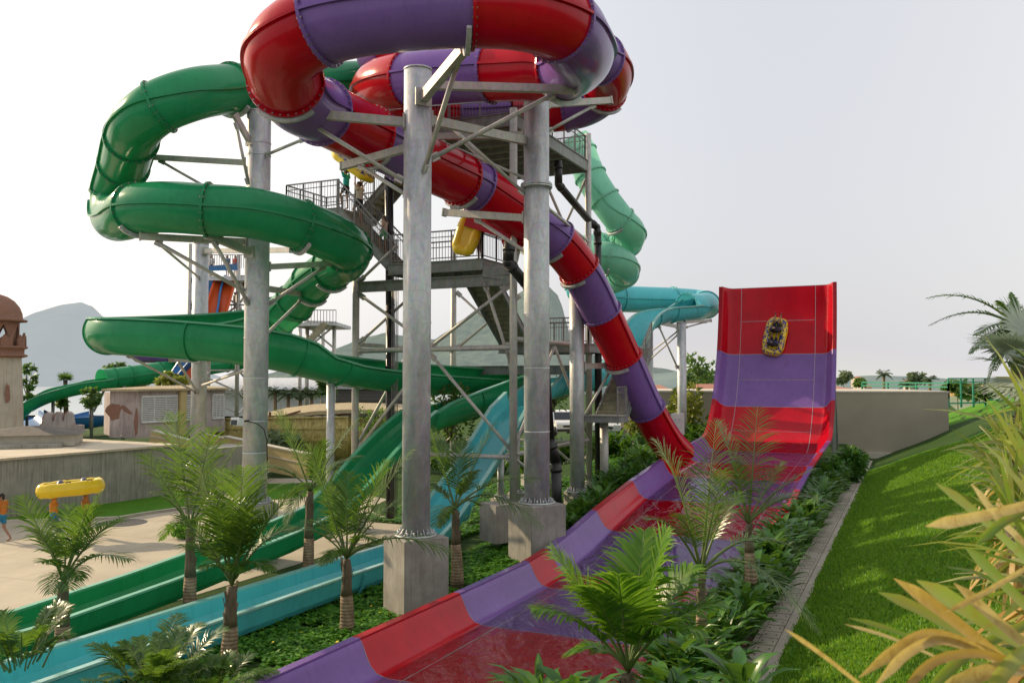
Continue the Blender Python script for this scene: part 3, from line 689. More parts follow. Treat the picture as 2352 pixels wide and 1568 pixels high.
def deck(a0, a1, b0, b1, z, fas=.42, ribs=True):
    b = MB(); c = TW((a0 + a1) / 2, (b0 + b1) / 2, z - .03); b.box(c, (abs(a1 - a0), abs(b1 - b0), .05), Matrix.Rotation(-AX, 3, 'Z'))
    for p, q in (((a0, b0), (a1, b0)), ((a1, b0), (a1, b1)), ((a1, b1), (a0, b1)), ((a0, b1), (a0, b0))):
        P0, P1 = TW(*p, z - fas / 2 - .02), TW(*q, z - fas / 2 - .02); b.bar(P0, P1, .03, fas)
        for dz in (-fas / 2 + .015, fas / 2 - .015): b.bar(P0 + Z * dz, P1 + Z * dz, .12, .025)
    if ribs:
        k = int(abs(b1 - b0) / .9)
        for i in range(1, k): bb = b0 + (b1 - b0) * i / k; b.bar(TW(a0, bb, z - .2), TW(a1, bb, z - .2), .06, .22)
    part('platform', b, 'galvdark')
def rail(pts, h=1.1, bal=.13, base=.1, posts=1.3, mat='rail'):
    """railing along a polyline of floor points: handrail, bottom rail, posts, balusters"""
    b = MB()
    for p, q in zip(pts, pts[1:]):
        p, q = Vector(p), Vector(q); L = (q - p).length
        b.bar(p + Z * h, q + Z * h, .05); b.bar(p + Z * base, q + Z * base, .035); b.bar(p + Z * (h - .22), q + Z * (h - .22), .03)
        m = max(1, round(L / posts))
        for i in range(m + 1): c = p + (q - p) * (i / m); b.bar(c - Z * .32, c + Z * h, .055, .055)
        m = int(L / bal)
        for i in range(1, m): c = p + (q - p) * (i / m); b.bar(c + Z * base, c + Z * h, .016)
    part('railing', b, mat)
def flight(p, q, width_dir, width, n):
    """stair from lower floor point p to upper floor point q (front stringer line), treads spread along width_dir"""
    p, q = Vector(p), Vector(q); w = Vector(width_dir) * width; b = MB()
    for o in (Vector((0, 0, 0)), w):
        b.bar(p + o - Z * .12, q + o - Z * .12, .05, .34)
        b.bar(p + o - Z * .28, q + o - Z * .28, .11, .025); b.bar(p + o + Z * .04, q + o + Z * .04, .11, .025)
    run = Vector((q.x - p.x, q.y - p.y, 0)); dep = run.length / n
    part('stringer', b, 'galvdark'); b = MB()
    for i in range(n):
        c = p + (q - p) * ((i + .5) / n) + w * .5
        b.box(c, (width - .06, dep * 1.15, .05), Matrix.Rotation(math.atan2(w.y, w.x), 3, 'Z'))
        b.box(c - run.normalized() * (dep * .5 if True else 0) - Z * ((q.z - p.z) / n * .5), (width - .06, .03, (q.z - p.z) / n * 1.02), Matrix.Rotation(math.atan2(w.y, w.x), 3, 'Z'))
    part('treads', b, 'tread')
# top platform
deck(0, -5.4, 0, 7.9, LT, .5)
rail([TW(-5.3, .1, LT), TW(-.1, .1, LT), TW(-.1, 7.8, LT), TW(-5.3, 7.8, LT)])
# middle platform and its beams
deck(-1.15, -5.2, -.1, 2.3, LM, .42); rail([TW(-5.1, -.05, LM), TW(-1.2, -.05, LM), TW(-1.2, 2.2, LM)])
rail([TW(-3.6, 2.2, LM), TW(-5.1, 2.2, LM)])
b = MB()
for dz in (-.19, .19): b.bar(TW(-6.75, 0, 9.38 + dz), TW(0, 0, 9.38 + dz), .2, .03)
b.bar(TW(-6.75, 0, 9.38), TW(0, 0, 9.38), .03, .38); part('beam', b, 'galvdark')
b = MB(); b.bar(TW(-1.15, -.1, 9.72), TW(.02, .05, 9.5), .1, .4); part('beam', b, 'galvdark')
b = MB()
for dz in (-.19, .19): b.bar(TW(0, 7.9, 6.2 + dz), TW(-6.75, 7.9, 6.2 + dz), .2, .03)
b.bar(TW(0, 7.9, 6.2), TW(-6.75, 7.9, 6.2), .03, .38); part('beam', b, 'galvdark')
# landing at the left, flight up to it from the middle platform, and the upper flight
deck(-7.65, -10.25, 0, 2.7, LL, .3); rail([TW(-7.6, 0, LL), TW(-10.2, 0, LL), TW(-10.2, 2.65, LL), TW(-7.6, 2.65, LL)], posts=.9)
flight(TW(-5.2, 0, LM), TW(-7.65, 0, LL), -Vector(dv) * -1, 1.15, 13)
A0, A1 = TW(-4.5, -.02, LM - .35), TW(-7.65, -.02, LL); rail([TW(-5.2, -.02, LM), TW(-7.65, -.02, LL)], posts=1.0); rail([TW(-5.2, 1.17, LM), TW(-7.65, 1.17, LL)], posts=1.0)
flight(TW(-7.65, 1.45, LL), TW(-4.6, 1.45, LT), dv, 1.15, 15); rail([TW(-7.65, 1.42, LL), TW(-5.4, 1.42, LT - .8)], posts=1.0); rail([TW(-7.65, 2.62, LL), TW(-5.4, 2.62, LT - .8)], posts=1.0)
# flight down from the middle platform, right-hand landing, further flights to the ground
flight(TW(-3.35, 6.3, LW), TW(-3.35, 2.3, LM), nv, 1.35, 16)
deck(.6, -3.6, 6.3, 9.3, LW, .36); rail([TW(-1.7, 6.35, LW), TW(.55, 6.35, LW), TW(.55, 9.2, LW), TW(-3.5, 9.2, LW)])
flight(TW(1.3, 5.2, 4.4), TW(1.3, 9.1, 7.2), nv, 1.2, 16); rail([TW(2.5, 5.2, 4.4), TW(2.5, 9.1, 7.2)])
deck(2.6, 1.2, 4.0, 5.2, 4.4, .26); rail([TW(2.55, 5.2, 4.4), TW(2.55, 4.05, 4.4)])
b = MB(); b.tube([TW(1.75, 4.8, 1.2), TW(1.75, 4.8, 4.2)], .17, 14); b.box(TW(1.75, 4.8, 4.2), (.6, .6, .12)); part('leg', b, 'galvwarm')
# ties and braces
def tie(p, q, w=.17, name='tie_beam'):
    b = MB(); p, q = Vector(p), Vector(q); b.tube([p, q], w / 2, 10); d = (q - p).normalized()
    b.bar(p, p + d * .3, .03, w * 1.8); b.bar(q, q - d * .3, .03, w * 1.8); part(name, b, 'galvwarm')
tie(TW(-6.75, 0, 6.9), TW(0, 0, 6.95), .2); tie(TW(0, 0, 7.25), TW(0, 7.9, 7.25), .2); tie(TW(-6.75, 0, 7.15), TW(-6.75, 7.9, 7.15)); tie(TW(0, 0, 3.15), TW(0, 7.9, 3.15)); tie(TW(-6.75, 0, 3.0), TW(0, 0, 3.05)); tie(TW(-6.75, 7.9, 3.0), TW(0, 7.9, 3.05))
for p, q in ((TW(-3.4, 0, 7), TW(-.1, 0, 9.2)), (TW(-1.15, 0, 9.3), TW(-.05, 0, 6.2)), (TW(-3.4, 0, 6.75), TW(0, 0, 3.2)), (TW(-6.6, 0, 9.6), TW(-4.9, 0, 10.9)), (TW(-6.6, 0, 9.1), TW(-3.4, 0, 7.05)), (TW(-6.6, 0, 7.2), TW(-5.0, 1.8, 9.4)), (TW(-6.6, 0, 3.1), TW(-3.4, 0, 6.8)), (TW(-6.6, 7.9, 7.2), TW(-3.3, 7.9, 9.6)),
             (TW(-3.4, 9.5, 6.6), TW(-6.6, 7.9, 9.9)), (TW(0, 0, 3.3), TW(0, 3.9, 7.1)), (TW(0, 7.8, 3.3), TW(0, 3.9, 7.1)), (TW(0, 0, 3.05), TW(0, 3.9, 1.4)), (TW(0, 7.8, 1.5), TW(0, 3.9, 3.1)), (TW(0, 7.8, 10.2), TW(0, 1.4, 14.6)), (TW(0, .2, 10.0), TW(0, 3.2, 14.8)), (TW(0, .1, 12.6), TW(-2.4, .1, 14.9)), (TW(0, 7.8, 9.6), TW(-2.5, 7.9, 14.8)), (TW(-3.5, 9.5, 9.5), TW(-.1, 7.9, 14.6)), (TW(-6.75, .1, 3.2), TW(-6.75, 3.9, 7)), (TW(-6.75, 7.8, 3.2), TW(-6.75, 3.9, 7))):
    tie(p, q, .12, 'brace')
# bundle of thin cables/pipes beside the black pipe
b = MB()
for k in range(5): x = P(900 + k * 3.4, 800, 33.4).x; b.tube([Vector((x, 33.4, .6)), Vector((x, 33.4, 11.2))], .018, 6)
part('cable_run', b, 'rail')

# black drain pipes
def pipe(label, pts, r, D=None):
    pts = [Vector(p) for p in pts]; sp, _ = spline(pts, 5) if len(pts) > 2 else (pts, 0)
    root = thing('drain_pipe', label, 'pipe', pts[-1], 'black drain pipes'); b = MB()
    for p, q in zip(pts, pts[1:]): b.tube([p, q], r, 16)
    for p in pts[1:-1]: b.lathe(p, [(0, -r * 1.05), (r * .75, -r * .78), (r * 1.06, 0), (r * .75, r * .78), (0, r * 1.05)], 14)
    b.build('pipe', M['pipe'], root)
    for p, q in zip(pts, pts[1:]):
        d = (q - p); L = d.length; d.normalize()
        for k in range(max(1, int(L / 2.2))): c = p + d * (.25 + k * 2.2 if L > .6 else L / 2); b = MB(); b.tube([c - d * .07, c + d * .07], r * 1.14, 16); b.build('coupling', M['pipe'], root)
pipe('straight black drain pipe running down the stair tower left of the nearest column', [P(893, 395, 34.2), P(896, 700, 34.2), Vector((P(898, 900, 34.2).x, 34.2, .4))], .17)
pipe('black drain pipe bending down from under the top platform to the far tower leg', [P(1282, 370, 35.2), P(1283, 424, 35.2), P(1354, 508, 38.3), P(1371, 522, 38.6), P(1373, 545, 38.6), Vector((P(1374, 900, 38.6).x, 38.6, 1.2))], .16)
pipe('fat black drain pipe with an elbow under the red launch tub', [P(1170, 556, 30), P(1167, 602, 30), P(1205, 648, 30.6), P(1240, 690, 31), P(1262, 1010, 31), P(1277, 1062, 31.2), Vector((P(1279, 1100, 31.3).x, 31.3, .5))], .19)
# red launch tub on the middle platform
lt = thing('launch_tub', 'short open red launch tub sloping below the red tube at the middle platform', 'launch tub', P(1140, 530, 32))
p0, p1 = P(1090, 508, 32.2), P(1194, 540, 31.6); d = (p1 - p0); s = d.cross(Z).normalized(); b = MB()
for k in (-1, 1): b.bar(p0 + s * k * .75, p1 + s * k * .75, .07, .62)
b.bar(p0 - Z * .28, p1 - Z * .28, 1.5, .06); b.bar(p0 + Z * .0, p0 + d.normalized() * .06, 1.5, .62); b.build('tub', M['red'], lt)
b = MB()
for k in (-1, 1): b.bar(p0 + s * k * .8 + Z * .33, p1 + s * k * .8 + Z * .33, .2, .06)
b.bar(P(1172, 545, 31.4), P(1183, 572, 31.2), .5, .5); b.build('rim', M['red'], lt)
for k, (u, v) in enumerate(((1108, 530), (1180, 552))):
    b = MB(); p = P(u, v, 31.9); b.bar(p, Vector((p.x, p.y, LM)), .1); b.build('leg', M['galvwarm'], lt)
# ------------------------------------------------------------------ ground sheets
def axis(pts):
    out = []
    for (a, b, st) in pts: out += list(np.arange(a, b - 1e-6, st))
    return out + [pts[-1][1]]
S_ = axis([(-900, -200, 60), (-200, -60, 12), (-60, -26, 3), (-26, -14, .8), (-14, -8, .25), (-8, -4.4, .6), (-4.4, -1.8, .1), (-1.8, 12, .5), (12, 60, 6), (60, 900, 60)])
T_ = axis([(-30, 4, 4), (4, 56, .6), (56, 120, 4), (120, 1500, 60)])
def sheet(name, ss, tt, mat, off=0, zf=zg):
    V = np.array([tuple(ST(s, t, zf(s, t) + off)) for t in tt for s in ss]); k = len(ss)
    F = np.array([(j * k + i, j * k + i + 1, (j + 1) * k + i + 1, (j + 1) * k + i) for j in range(len(tt) - 1) for i in range(k - 1)])
    return tag(npmesh(name, V, F, mat, smooth=True), kind='structure')
sheet('ground', S_, T_, M['soilgreen'])
sheet('grass_bank', axis([(-2.3, 14, .3)]), axis([(-6, 49.5, .5)]), M['grass'], .012)
sheet('far_bank', axis([(-2.12, 30, 1)]), axis([(60, 110, 2)]), M['grass'], .012)
sheet('verge', axis([(-3.7, -2.86, .1)]), axis([(18, 49.5, .5)]), M['grass'], .012)
sheet('soil_bed', axis([(-4.3, -2.86, .1)]), axis([(4, 18, .4)]), M['soil'], .012)
sheet('far_field', axis([(-30, 500, 20)]), axis([(110, 900, 20)]), M['fargreen'], .05)
sheet('car_park', axis([(-22, -8, 1)]), axis([(52, 75, 1)]), M['paving'], .012)
def slabpoly(name, pts, mat, z):
    b = MB(); b.poly([(p.x, p.y, z) for p in pts]); return tag(b.build(name, mat), kind='structure')
# paved plaza at the left and the lawn in front of the long wall
slabpoly('pavement', [ST(-17.75, 6), ST(-17.75, 33), G(760, 1118), G(700, 1098), G(420, 1100), Vector((-24, 47, 0)), Vector((-60, 20, 0)), Vector((-40, 2, 0))], M['paving'], .012)
KB = [G(-120, 1203), G(0, 1200), G(150, 1197), G(273, 1192), G(345, 1180), G(410, 1171), G(470, 1165)]
slabpoly('lawn', [Vector((p.x, p.y, 0)) for p in KB] + [G(500, 1128), G(420, 1128), G(-120, 1200) + Vector((-4, 7, 0))], M['grass'], .03)
b = MB()
for p, q in zip(KB, KB[1:]): b.bar(p + Z * .05, q + Z * .05, .16, .14)
tag(b.build('kerb', M['coping']), kind='structure')
slabpoly('lawn', [G(600, 1150), G(700, 1142), G(760, 1128), G(740, 1108), G(600, 1112)], M['grass'], .034)
# drain grate in the plaza
c = G(280, 1200, .016); b = MB()
b.lathe(c, [(.95, 0), (.95, .012), (.88, .012)], 28)
for k in range(-8, 9):
    w = math.sqrt(max(0, .88 ** 2 - (k * .1) ** 2)); b.bar(c + Vector((k * .1, -w, .008)), c + Vector((k * .1, w, .008)), .045, .012)
tag(b.build('drain_grate', M['rail'], None, c), 'round slotted iron drain grate set in the sandy paving', 'drain grate')
# covered drain channel along the bank
b = MB(); t = 4.0; rr = random.Random(3)
while t < 54:
    L = .46; z = .757 + .006 * min(t, 60) + .02
    q = [ST(-2.76, t, z), ST(-2.44, t, z + rr.uniform(-.006, .006)), ST(-2.44, t + L - .025, z), ST(-2.76, t + L - .025, z + rr.uniform(-.006, .006))]
    b.prism(q, (0, 0, .05), 0)
    for k in (.2, .8): c = ST(-2.76 + .32 * k, t + L / 2, z + .052); b.box(c, (.022, .06, .006), Matrix.Rotation(-AX, 3, 'Z'), 1)
    t += L
for s0, s1 in ((-2.87, -2.775), (-2.425, -2.26)):
    rows = []
    for i in range(200):
        t = 4 + .25 * i; z = .757 + .006 * min(t, 60) + .055; e = mnoise.noise(Vector((t * 1.3, s0, 0))) * .06
        a, c = (s0 + e * .7, s1) if s0 < -2.8 else (s0, s1 + e)
        rows.append([ST(a, t, z - .12), ST(a, t, z), ST(c, t, z), ST(c, t, z - .12)])
    b.grid(rows, 0, False)
tag(b.build('drain_channel', [concrete('drain_concrete', (.26, .23, .19), (.42, .38, .31), .25), M['plant_dark']], None, ST(-2.6, 20, .8)), 'long concrete drain channel with slotted covers at the foot of the grass bank', 'drain channel')

# ------------------------------------------------------------------ walls and buildings
def blockthing(name, label, cat, corners, z0, z1, mat, cope=None, group=None):
    """a walled block on a footprint; returns root"""
    c = sum((Vector(p) for p in corners), Vector()) / len(corners); root = thing(name, label, cat, (c.x, c.y, z0), group)
    b = MB(); b.prism([Vector((p[0], p[1], z0)) for p in corners], (0, 0, z1 - z0)); b.build('wall', mat, root)
    if cope:
        b = MB(); cc = [Vector((p[0], p[1], 0)) for p in corners]; mid = sum(cc, Vector()) / len(cc)
        b.prism([Vector((p.x, p.y, z1)) + (p - mid).normalized() * cope[1] for p in cc], (0, 0, cope[0])); b.build('coping', cope[2], root)
    return root
wl, wr = P(1480, 907, 53.6), P(2178, 902, 51.4)
gw = blockthing('boundary_building', 'low windowless grey building behind the tall red wall', 'building', [wl, wr, wr + Vector((.6, 9, 0)), wl + Vector((.6, 9, 0))], .4, wr.z, M['greywall'], (.1, .07, M['coping']))
b = MB(); b.bar(Vector((wl.x, wl.y - .12, 1.25)), Vector((wr.x - .2, wr.y - .12, 1.25)), .3, .35); b.build('footing', M['coping'], gw)
# long streaked wall with the walkable roof at the left
w0, w1, w2 = G(-300, 1235), G(400, 1135), G(484, 1112)
dr = (w1 - w0).normalized(); nb_ = Vector((-dr.y, dr.x, 0))
ow = thing('service_building', 'long low concrete building with streaked wall and flat pale roof at the left', 'building', (w1.x - 3, w1.y, 0))
HB = 2.42
b = MB(); b.prism([w0, w1, w1 + nb_ * 26, w0 + nb_ * 26], (0, 0, HB)); b.build('wall', M['oldwall'], ow)
b = MB(); e = dr * .12 - nb_ * .12; b.prism([w0 - nb_ * .12 + Z * HB, w1 + e + Z * HB, w1 + dr * .12 + nb_ * 26 + Z * HB, w0 + nb_ * 26 + Z * HB], (0, 0, .10)); b.build('roof', M['roofslab'], ow)
zr = HB + .1
p = P(505, 1066, 46); b = MB(); b.box((p.x, p.y, 1.1), (1.7, 3, 2.3), Matrix.Rotation(R(-25), 3, 'Z')); b.build('end_pier', M['oldwall'], ow)
b = MB(); p = G(280, 997 + 12, zr); b.tube([p, p + Z * .25], .05, 8); b.build('vent', M['rail'], ow)
# tan ramp parapets
for lab, pts in (('long tan parapet wall sloping down behind the floodlight column', [(515, 1003, 50), (706, 1044, 46), (702, 1100, 46), (515, 1060, 50)]), ('short tan parapet wall on the flat roof behind the palms', [(348, 990, 47), (432, 1012, 46.5), (432, 1030, 46.5), (342, 1018, 47)]), ('tan parapet wall stepping down beside the bamboo fence', [(412, 985, 52), (560, 1018, 51), (560, 1040, 51), (412, 1012, 52)])):
    q = [P(*k) for k in pts]; b = MB(); b.prism(q, Vector((.1, .35, 0))); root = thing('parapet_wall', lab, 'wall', q[3]); b.build('wall', M['tan'], root)
    b = MB(); b.bar(q[0] + (q[3] - q[0]) * .38 - Vector((0, .02, 0)), q[1] + (q[2] - q[1]) * .38 - Vector((0, .02, 0)), .04, .05); b.bar(q[0] + Vector((.05, .17, .03)), q[1] + Vector((.05, .17, .03)), .42, .06); b.build('coping', M['coping'], root)
# ruined stucco house with louvres, on the roof
def patch(b, c, ex, ez, w, h, seed, nrm, m=0):
    r2 = random.Random(seed); n = 14; pts = []
    for k in range(n):
        a = 2 * math.pi * k / n; rr_ = .75 + .35 * r2.random(); pts.append(c + ex * math.cos(a) * w * rr_ + ez * math.sin(a) * h * rr_)
    b.prism(pts, nrm * .012, m)
def louver(root, a, c, z0, z1):
    """louvred window on the wall line a->c"""
    d = (c - a); d.z = 0; L = d.length; d.normalize(); nrm = Vector((d.y, -d.x, 0)); f = MB()
    for q0, q1 in ((a, c),):
        for z in (z0, z1): f.bar(Vector((a.x, a.y, z)) + nrm * .03, Vector((c.x, c.y, z)) + nrm * .03, .1, .09)
        for k in (0, .34, .67, 1): q = a + d * L * k; f.bar(Vector((q.x, q.y, z0)) + nrm * .03, Vector((q.x, q.y, z1)) + nrm * .03, .05, .06, 0, d)
    o = f.build('window_frame', M['louver'], root); s = MB(); n = 14
    s.prism([Vector((a.x, a.y, z0)) + nrm * .004, Vector((c.x, c.y, z0)) + nrm * .004, Vector((c.x, c.y, z1)) + nrm * .004, Vector((a.x, a.y, z1)) + nrm * .004], nrm * .006, 1)
    for k in range(n):
        z = z0 + (z1 - z0) * (k + .5) / n; s.bar(Vector((a.x, a.y, z)) + nrm * .03, Vector((c.x, c.y, z)) + nrm * .03, .05, (z1 - z0) / n * .55)
    s.build('slats', [M['louver'], M['rail']], o)
rz0, rz1 = zr, P(250, 897, 50).z
F0, F1, F2, F3 = P(238, 1000, 52), P(251, 1003, 48.6), P(315, 1003, 48.2), P(516, 995, 54)
rh = thing('ruined_house', 'faded mauve stucco house with louvred windows and patches of bare brick on the flat roof', 'house', (F2.x, F2.y + 2, rz0))
fl_ = lambda p: Vector((p.x, p.y, rz0))
b = MB(); b.prism([fl_(F1), fl_(F2), fl_(F3), fl_(F3) + Vector((-2, 5, 0)), fl_(F1) + Vector((-1, 6, 0))], (0, 0, rz1 - rz0)); b.build('wall', M['oldwall2'], rh)
b = MB(); k = Vector((0, 0, rz1 - rz0)); b.prism([fl_(F1) + k + Vector((-.35, -.3, 0)), fl_(F2) + k + Vector((.1, -.35, 0)), fl_(F3) + k + Vector((.3, -.2, 0)), fl_(F3) + k + Vector((-2, 5, 0)), fl_(F1) + k + Vector((-1.2, 6, 0))], (0, 0, .12))
b.add([fl_(F1) + k + Vector((-.35, -.3, .12)), fl_(F2) + k + Vector((.1, -.35, .12)), fl_(F3) + k + Vector((.3, -.2, .12)), fl_(F3) + k + Vector((-3, 4, .26)), fl_(F1) + k + Vector((1, 3, .26))], [(0, 1, 4), (1, 2, 3, 4)]); b.build('roof', M['thatch'], rh)
def along(a, c, f): q = a + (c - a) * f; return Vector((q.x, q.y, 0))
for f0, f1 in ((.04, .42), (.52, .76), (.84, .98)): louver(rh, along(F2, F3, f0), along(F2, F3, f1), rz0 + .85, rz1 - .3)
d1 = (F2 - F1); d1.z = 0; d1.normalize(); n1 = Vector((d1.y, -d1.x, 0)); d2 = (F3 - F2); d2.z = 0; d2.normalize(); n2 = Vector((d2.y, -d2.x, 0))
for args in ((fl_(F1) + d1 * .25 + Z * 1.45, d1, Z, .55, .5, 1, n1), (fl_(F1) + d1 * 1.05 + Z * 1.55, (d1 + Z * -.6).normalized(), (Z + d1 * .2).normalized(), .42, .16, 2, n1), (fl_(F2) - d1 * .08 + Z * .9, d1, Z, .14, .8, 3, n1), (fl_(F2) + d2 * 2.2 + Z * .72, d2, Z, .4, .08, 4, n2), (fl_(F2) + d2 * 7.5 + Z * .72, d2, Z, .35, .07, 6, n2)):
    b = MB(); patch(b, *args); b.build('bare_brick', M['brick'], rh)
b = MB(); q = along(F2, F3, .47); b.bar(Vector((q.x, q.y, rz0)) + n2 * .05, Vector((q.x, q.y, rz1)) + n2 * .05, .3, .45, 0, d2); b.build('pilaster', M['tan'], rh)
b = MB(); b.prism([fl_(F0), fl_(F1) + Vector((.1, .3, 0)), fl_(F1) + Vector((.1, 3.5, 0)), fl_(F0) + Vector((.5, 3, 0))], (0, 0, rz1 - rz0 - .12)); b.build('side_wall', M['oldwall2'], rh)
# brick domed turret at the far left
tc = P(-20, 1000, 47.5); R0 = 1.46; tu = thing('turret', 'round brick turret with dome and pointed openings above a stained cream shaft', 'turret', (tc.x, tc.y, zr))
zt = lambda v: P(-8, v, 47.5 - 1.4).z
b = MB(); b.lathe((tc.x, tc.y, 0), [(R0 * 1.06, zr), (R0, zt(900)), (R0 * .93, zt(820))], 40); b.build('shaft', M['tower_stucco'], tu)
b = MB(); b.lathe((tc.x, tc.y, 0), [(R0 * .95, zt(820)), (R0 * 1.13, zt(817)), (R0 * 1.13, zt(813)), (R0 * 1.02, zt(811)), (R0 * 1.02, zt(800)), (R0 * 1.13, zt(797)), (R0 * 1.13, zt(793)), (R0 * .95, zt(792)), (0, zt(792))], 40); b.build('cornice', M['brick'], tu)
b = MB(); nb = 8; rb = R0 * .84; za, zb, zc_ = zt(793), zt(735), zt(741)
for k in range(nb):
    a0 = 2 * math.pi * (k + .5) / nb + .12; hw = .55 * math.pi / nb
    A = [(a0 - hw, za), (a0 + hw, za), (a0 + hw, zb), (a0 - hw, zb)]
    for ri, ro in ((rb - .22, rb),):
        vs = []
        for rr_ in (ri, ro):
            for j in range(5):
                a = a0 - hw + 2 * hw * j / 4
                for z in (za, zb): vs.append((tc.x + rr_ * math.cos(a), tc.y + rr_ * math.sin(a), z))
        fs = []
        for l in (0, 10):
            for j in range(4): fs.append((l + 2 * j, l + 2 * j + 2, l + 2 * j + 3, l + 2 * j + 1))
        fs += [(0, 10, 11, 1), (8, 9, 19, 18)]; b.add(vs, fs)
    # pointed arch head between this pier and the next, and the sill
    a1 = a0 + 2 * math.pi / nb; g0, g1 = a0 + hw, a1 - hw
    for j in range(8):
        f0, f1 = j / 8, (j + 1) / 8; aa, ab = g0 + (g1 - g0) * f0, g0 + (g1 - g0) * f1
        hz = lambda f: zb - (zb - za) * (.12 + .75 * abs(f - .5) ** 1.0 * .9); lz = za + (zb - za) * .28
        for rr_ in (rb, rb - .22):
            b.add([(tc.x + rr_ * math.cos(aa), tc.y + rr_ * math.sin(aa), hz(f0)), (tc.x + rr_ * math.cos(ab), tc.y + rr_ * math.sin(ab), hz(f1)), (tc.x + rr_ * math.cos(ab), tc.y + rr_ * math.sin(ab), zb), (tc.x + rr_ * math.cos(aa), tc.y + rr_ * math.sin(aa), zb)], [(0, 1, 2, 3)])
            b.add([(tc.x + rr_ * math.cos(aa), tc.y + rr_ * math.sin(aa), za), (tc.x + rr_ * math.cos(ab), tc.y + rr_ * math.sin(ab), za), (tc.x + rr_ * math.cos(ab), tc.y + rr_ * math.sin(ab), lz), (tc.x + rr_ * math.cos(aa), tc.y + rr_ * math.sin(aa), lz)], [(0, 1, 2, 3)])
b.build('arcade', M['brick'], tu)
b = MB(); b.lathe((tc.x, tc.y, 0), [(R0 * .85, zt(735)), (R0 * 1.1, zt(734)), (R0 * 1.1, zt(730)), (R0 * .95, zt(728)), (R0 * .93, zt(715)), (R0 * .84, zt(700)), (R0 * .66, zt(685)), (R0 * .42, zt(675)), (R0 * .15, zt(669)), (0, zt(667))], 40); b.build('dome', M['brick'], tu)
b = MB()
for k in range(10):
    a = 2 * math.pi * k / 10; c = Vector((tc.x + R0 * .98 * math.cos(a), tc.y + R0 * .98 * math.sin(a), za)); e = Vector((-math.sin(a), math.cos(a), 0))
    b.prism([c - e * .3, c + e * .3, c + e * .32 + Z * .75, c + e * .12 + Z * .42, c - e * .1 + Z * .62, c - e * .3 + Z * .3], Vector((math.cos(a), math.sin(a), 0)) * .12)
b.build('merlons', M['brick'], tu)
for a, z, w, h, sd in ((R(-97), zr + 1.6, .2, .85, 5), (R(-32), zt(905), .26, .62, 7)):
    e = Vector((-math.sin(a), math.cos(a), 0)); o = Vector((math.cos(a), math.sin(a), 0)); b = MB(); patch(b, Vector((tc.x, tc.y, z)) + o * (R0 * 1.035), e, Z, w * .6, h, sd, o); b.build('bare_brick', M['brick'], tu)
# low shingled skylight roof
c0 = P(70, 1020, 43.5); sk = thing('roof_box', 'low cream box with dark shingled hip roof on the flat roof beside the turret', 'roof', (c0.x, c0.y, zr)); rot = Matrix.Rotation(R(20), 3, 'Z')
b = MB(); b.box((c0.x, c0.y, zr + .3), (4.3, 3.6, .55), rot); b.build('wall', M['coping'], sk)
b = MB(); q = [rot @ Vector((x, y, 0)) + Vector((c0.x, c0.y, zr + .58)) for x, y in ((-2.4, -2.05), (2.4, -2.05), (2.4, 2.05), (-2.4, 2.05))]; top = [rot @ Vector((x, 0, .36)) + Vector((c0.x, c0.y, zr + .58)) for x in (-.3, .3)]
b.add(q + top, [(0, 1, 5, 4), (1, 2, 5), (2, 3, 4, 5), (3, 0, 4)]); b.build('roof', M['shingle'], sk)
b = MB(); c1_ = c0 + rot @ Vector((0, -2.2, 0)); b.box((c1_.x, c1_.y, zr + .1), (3.4, .7, .18), rot); b.build('kerb_stones', M['oldwall'], sk)
# broken wall fragment
q0 = P(90, 988, 62); rw = thing('ruined_wall', 'broken stucco wall fragment with three ragged brick-edged openings', 'wall', q0)
prof = [(90, 988), (92, 978), (97, 972), (100, 958), (104, 950), (110, 946), (115, 950), (119, 966), (123, 969), (126, 955), (131, 947), (138, 947), (141, 957), (143, 967), (147, 966), (149, 952), (156, 945), (162, 950), (164, 965), (166, 975), (186, 976), (186, 992), (90, 992)]
def wallshape(name, prof, D, dy, mat, root, sh=0):
    b = MB(); pts = [P(u + sh, v, D) for u, v in prof]; b.prism(pts, Vector((0, dy, 0))); return b.build(name, mat, root)
wallshape('wall', prof, 62, .5, M['oldwall2'], rw); wallshape('brick_core', [(u, v - 1.5 if 5 < i < 20 else v) for i, (u, v) in enumerate(prof)], 62.15, .3, M['brick'], rw, -2.5)
# bamboo fence with thatched hut
bf = thing('bamboo_fence', 'tall fence of upright yellow bamboo canes behind the floodlight column', 'fence', P(600, 1030, 55)); b = MB(); a, c = P(478, 1000, 55), P(800, 1000, 53); n = 150; r3 = random.Random(5)
for k in range(n):
    p = a + (c - a) * (k / n); f = k / n
    zt_ = P(0, 962 - 4 * f, p.y).z + r3.uniform(-.05, .08); b.tube([(p.x, p.y, .8), (p.x + r3.uniform(-.02, .02), p.y, zt_)], .034 + r3.uniform(-.006, .006), 6)
b.build('canes', M['bamboo'], bf); b = MB()
for v in (985, 1012): b.bar(P(478, v, 54.93), P(800, v - 1, 52.93), .04, .06)
b.bar(P(478, 962, 54.93), P(800, 957, 52.93), .08, .08); b.build('fence_rail', M['bamboo'], bf)
th = thing('thatched_hut', 'low open hut with shaggy thatched roof and bamboo wall beyond the fence', 'hut', P(780, 1000, 57))
b = MB(); rows = []
for v0, D0 in ((930, 60.5), (938, 58.6), (946, 57)): rows.append([P(u, v, D0) for u, v in ((600, v0 + 20), (660, v0 + 6), (720, v0 - 2), (800, v0 - 6), (900, v0 - 4), (960, v0 + 2))])
b.grid(rows, 0, True); rows2 = [[p - Z * .25 for p in r_] for r_ in rows]; b.grid(rows2[::-1], 0, True); b.grid([rows[-1], rows2[-1]], 0, False)
b.build('roof', M['thatch'], th); b = MB()
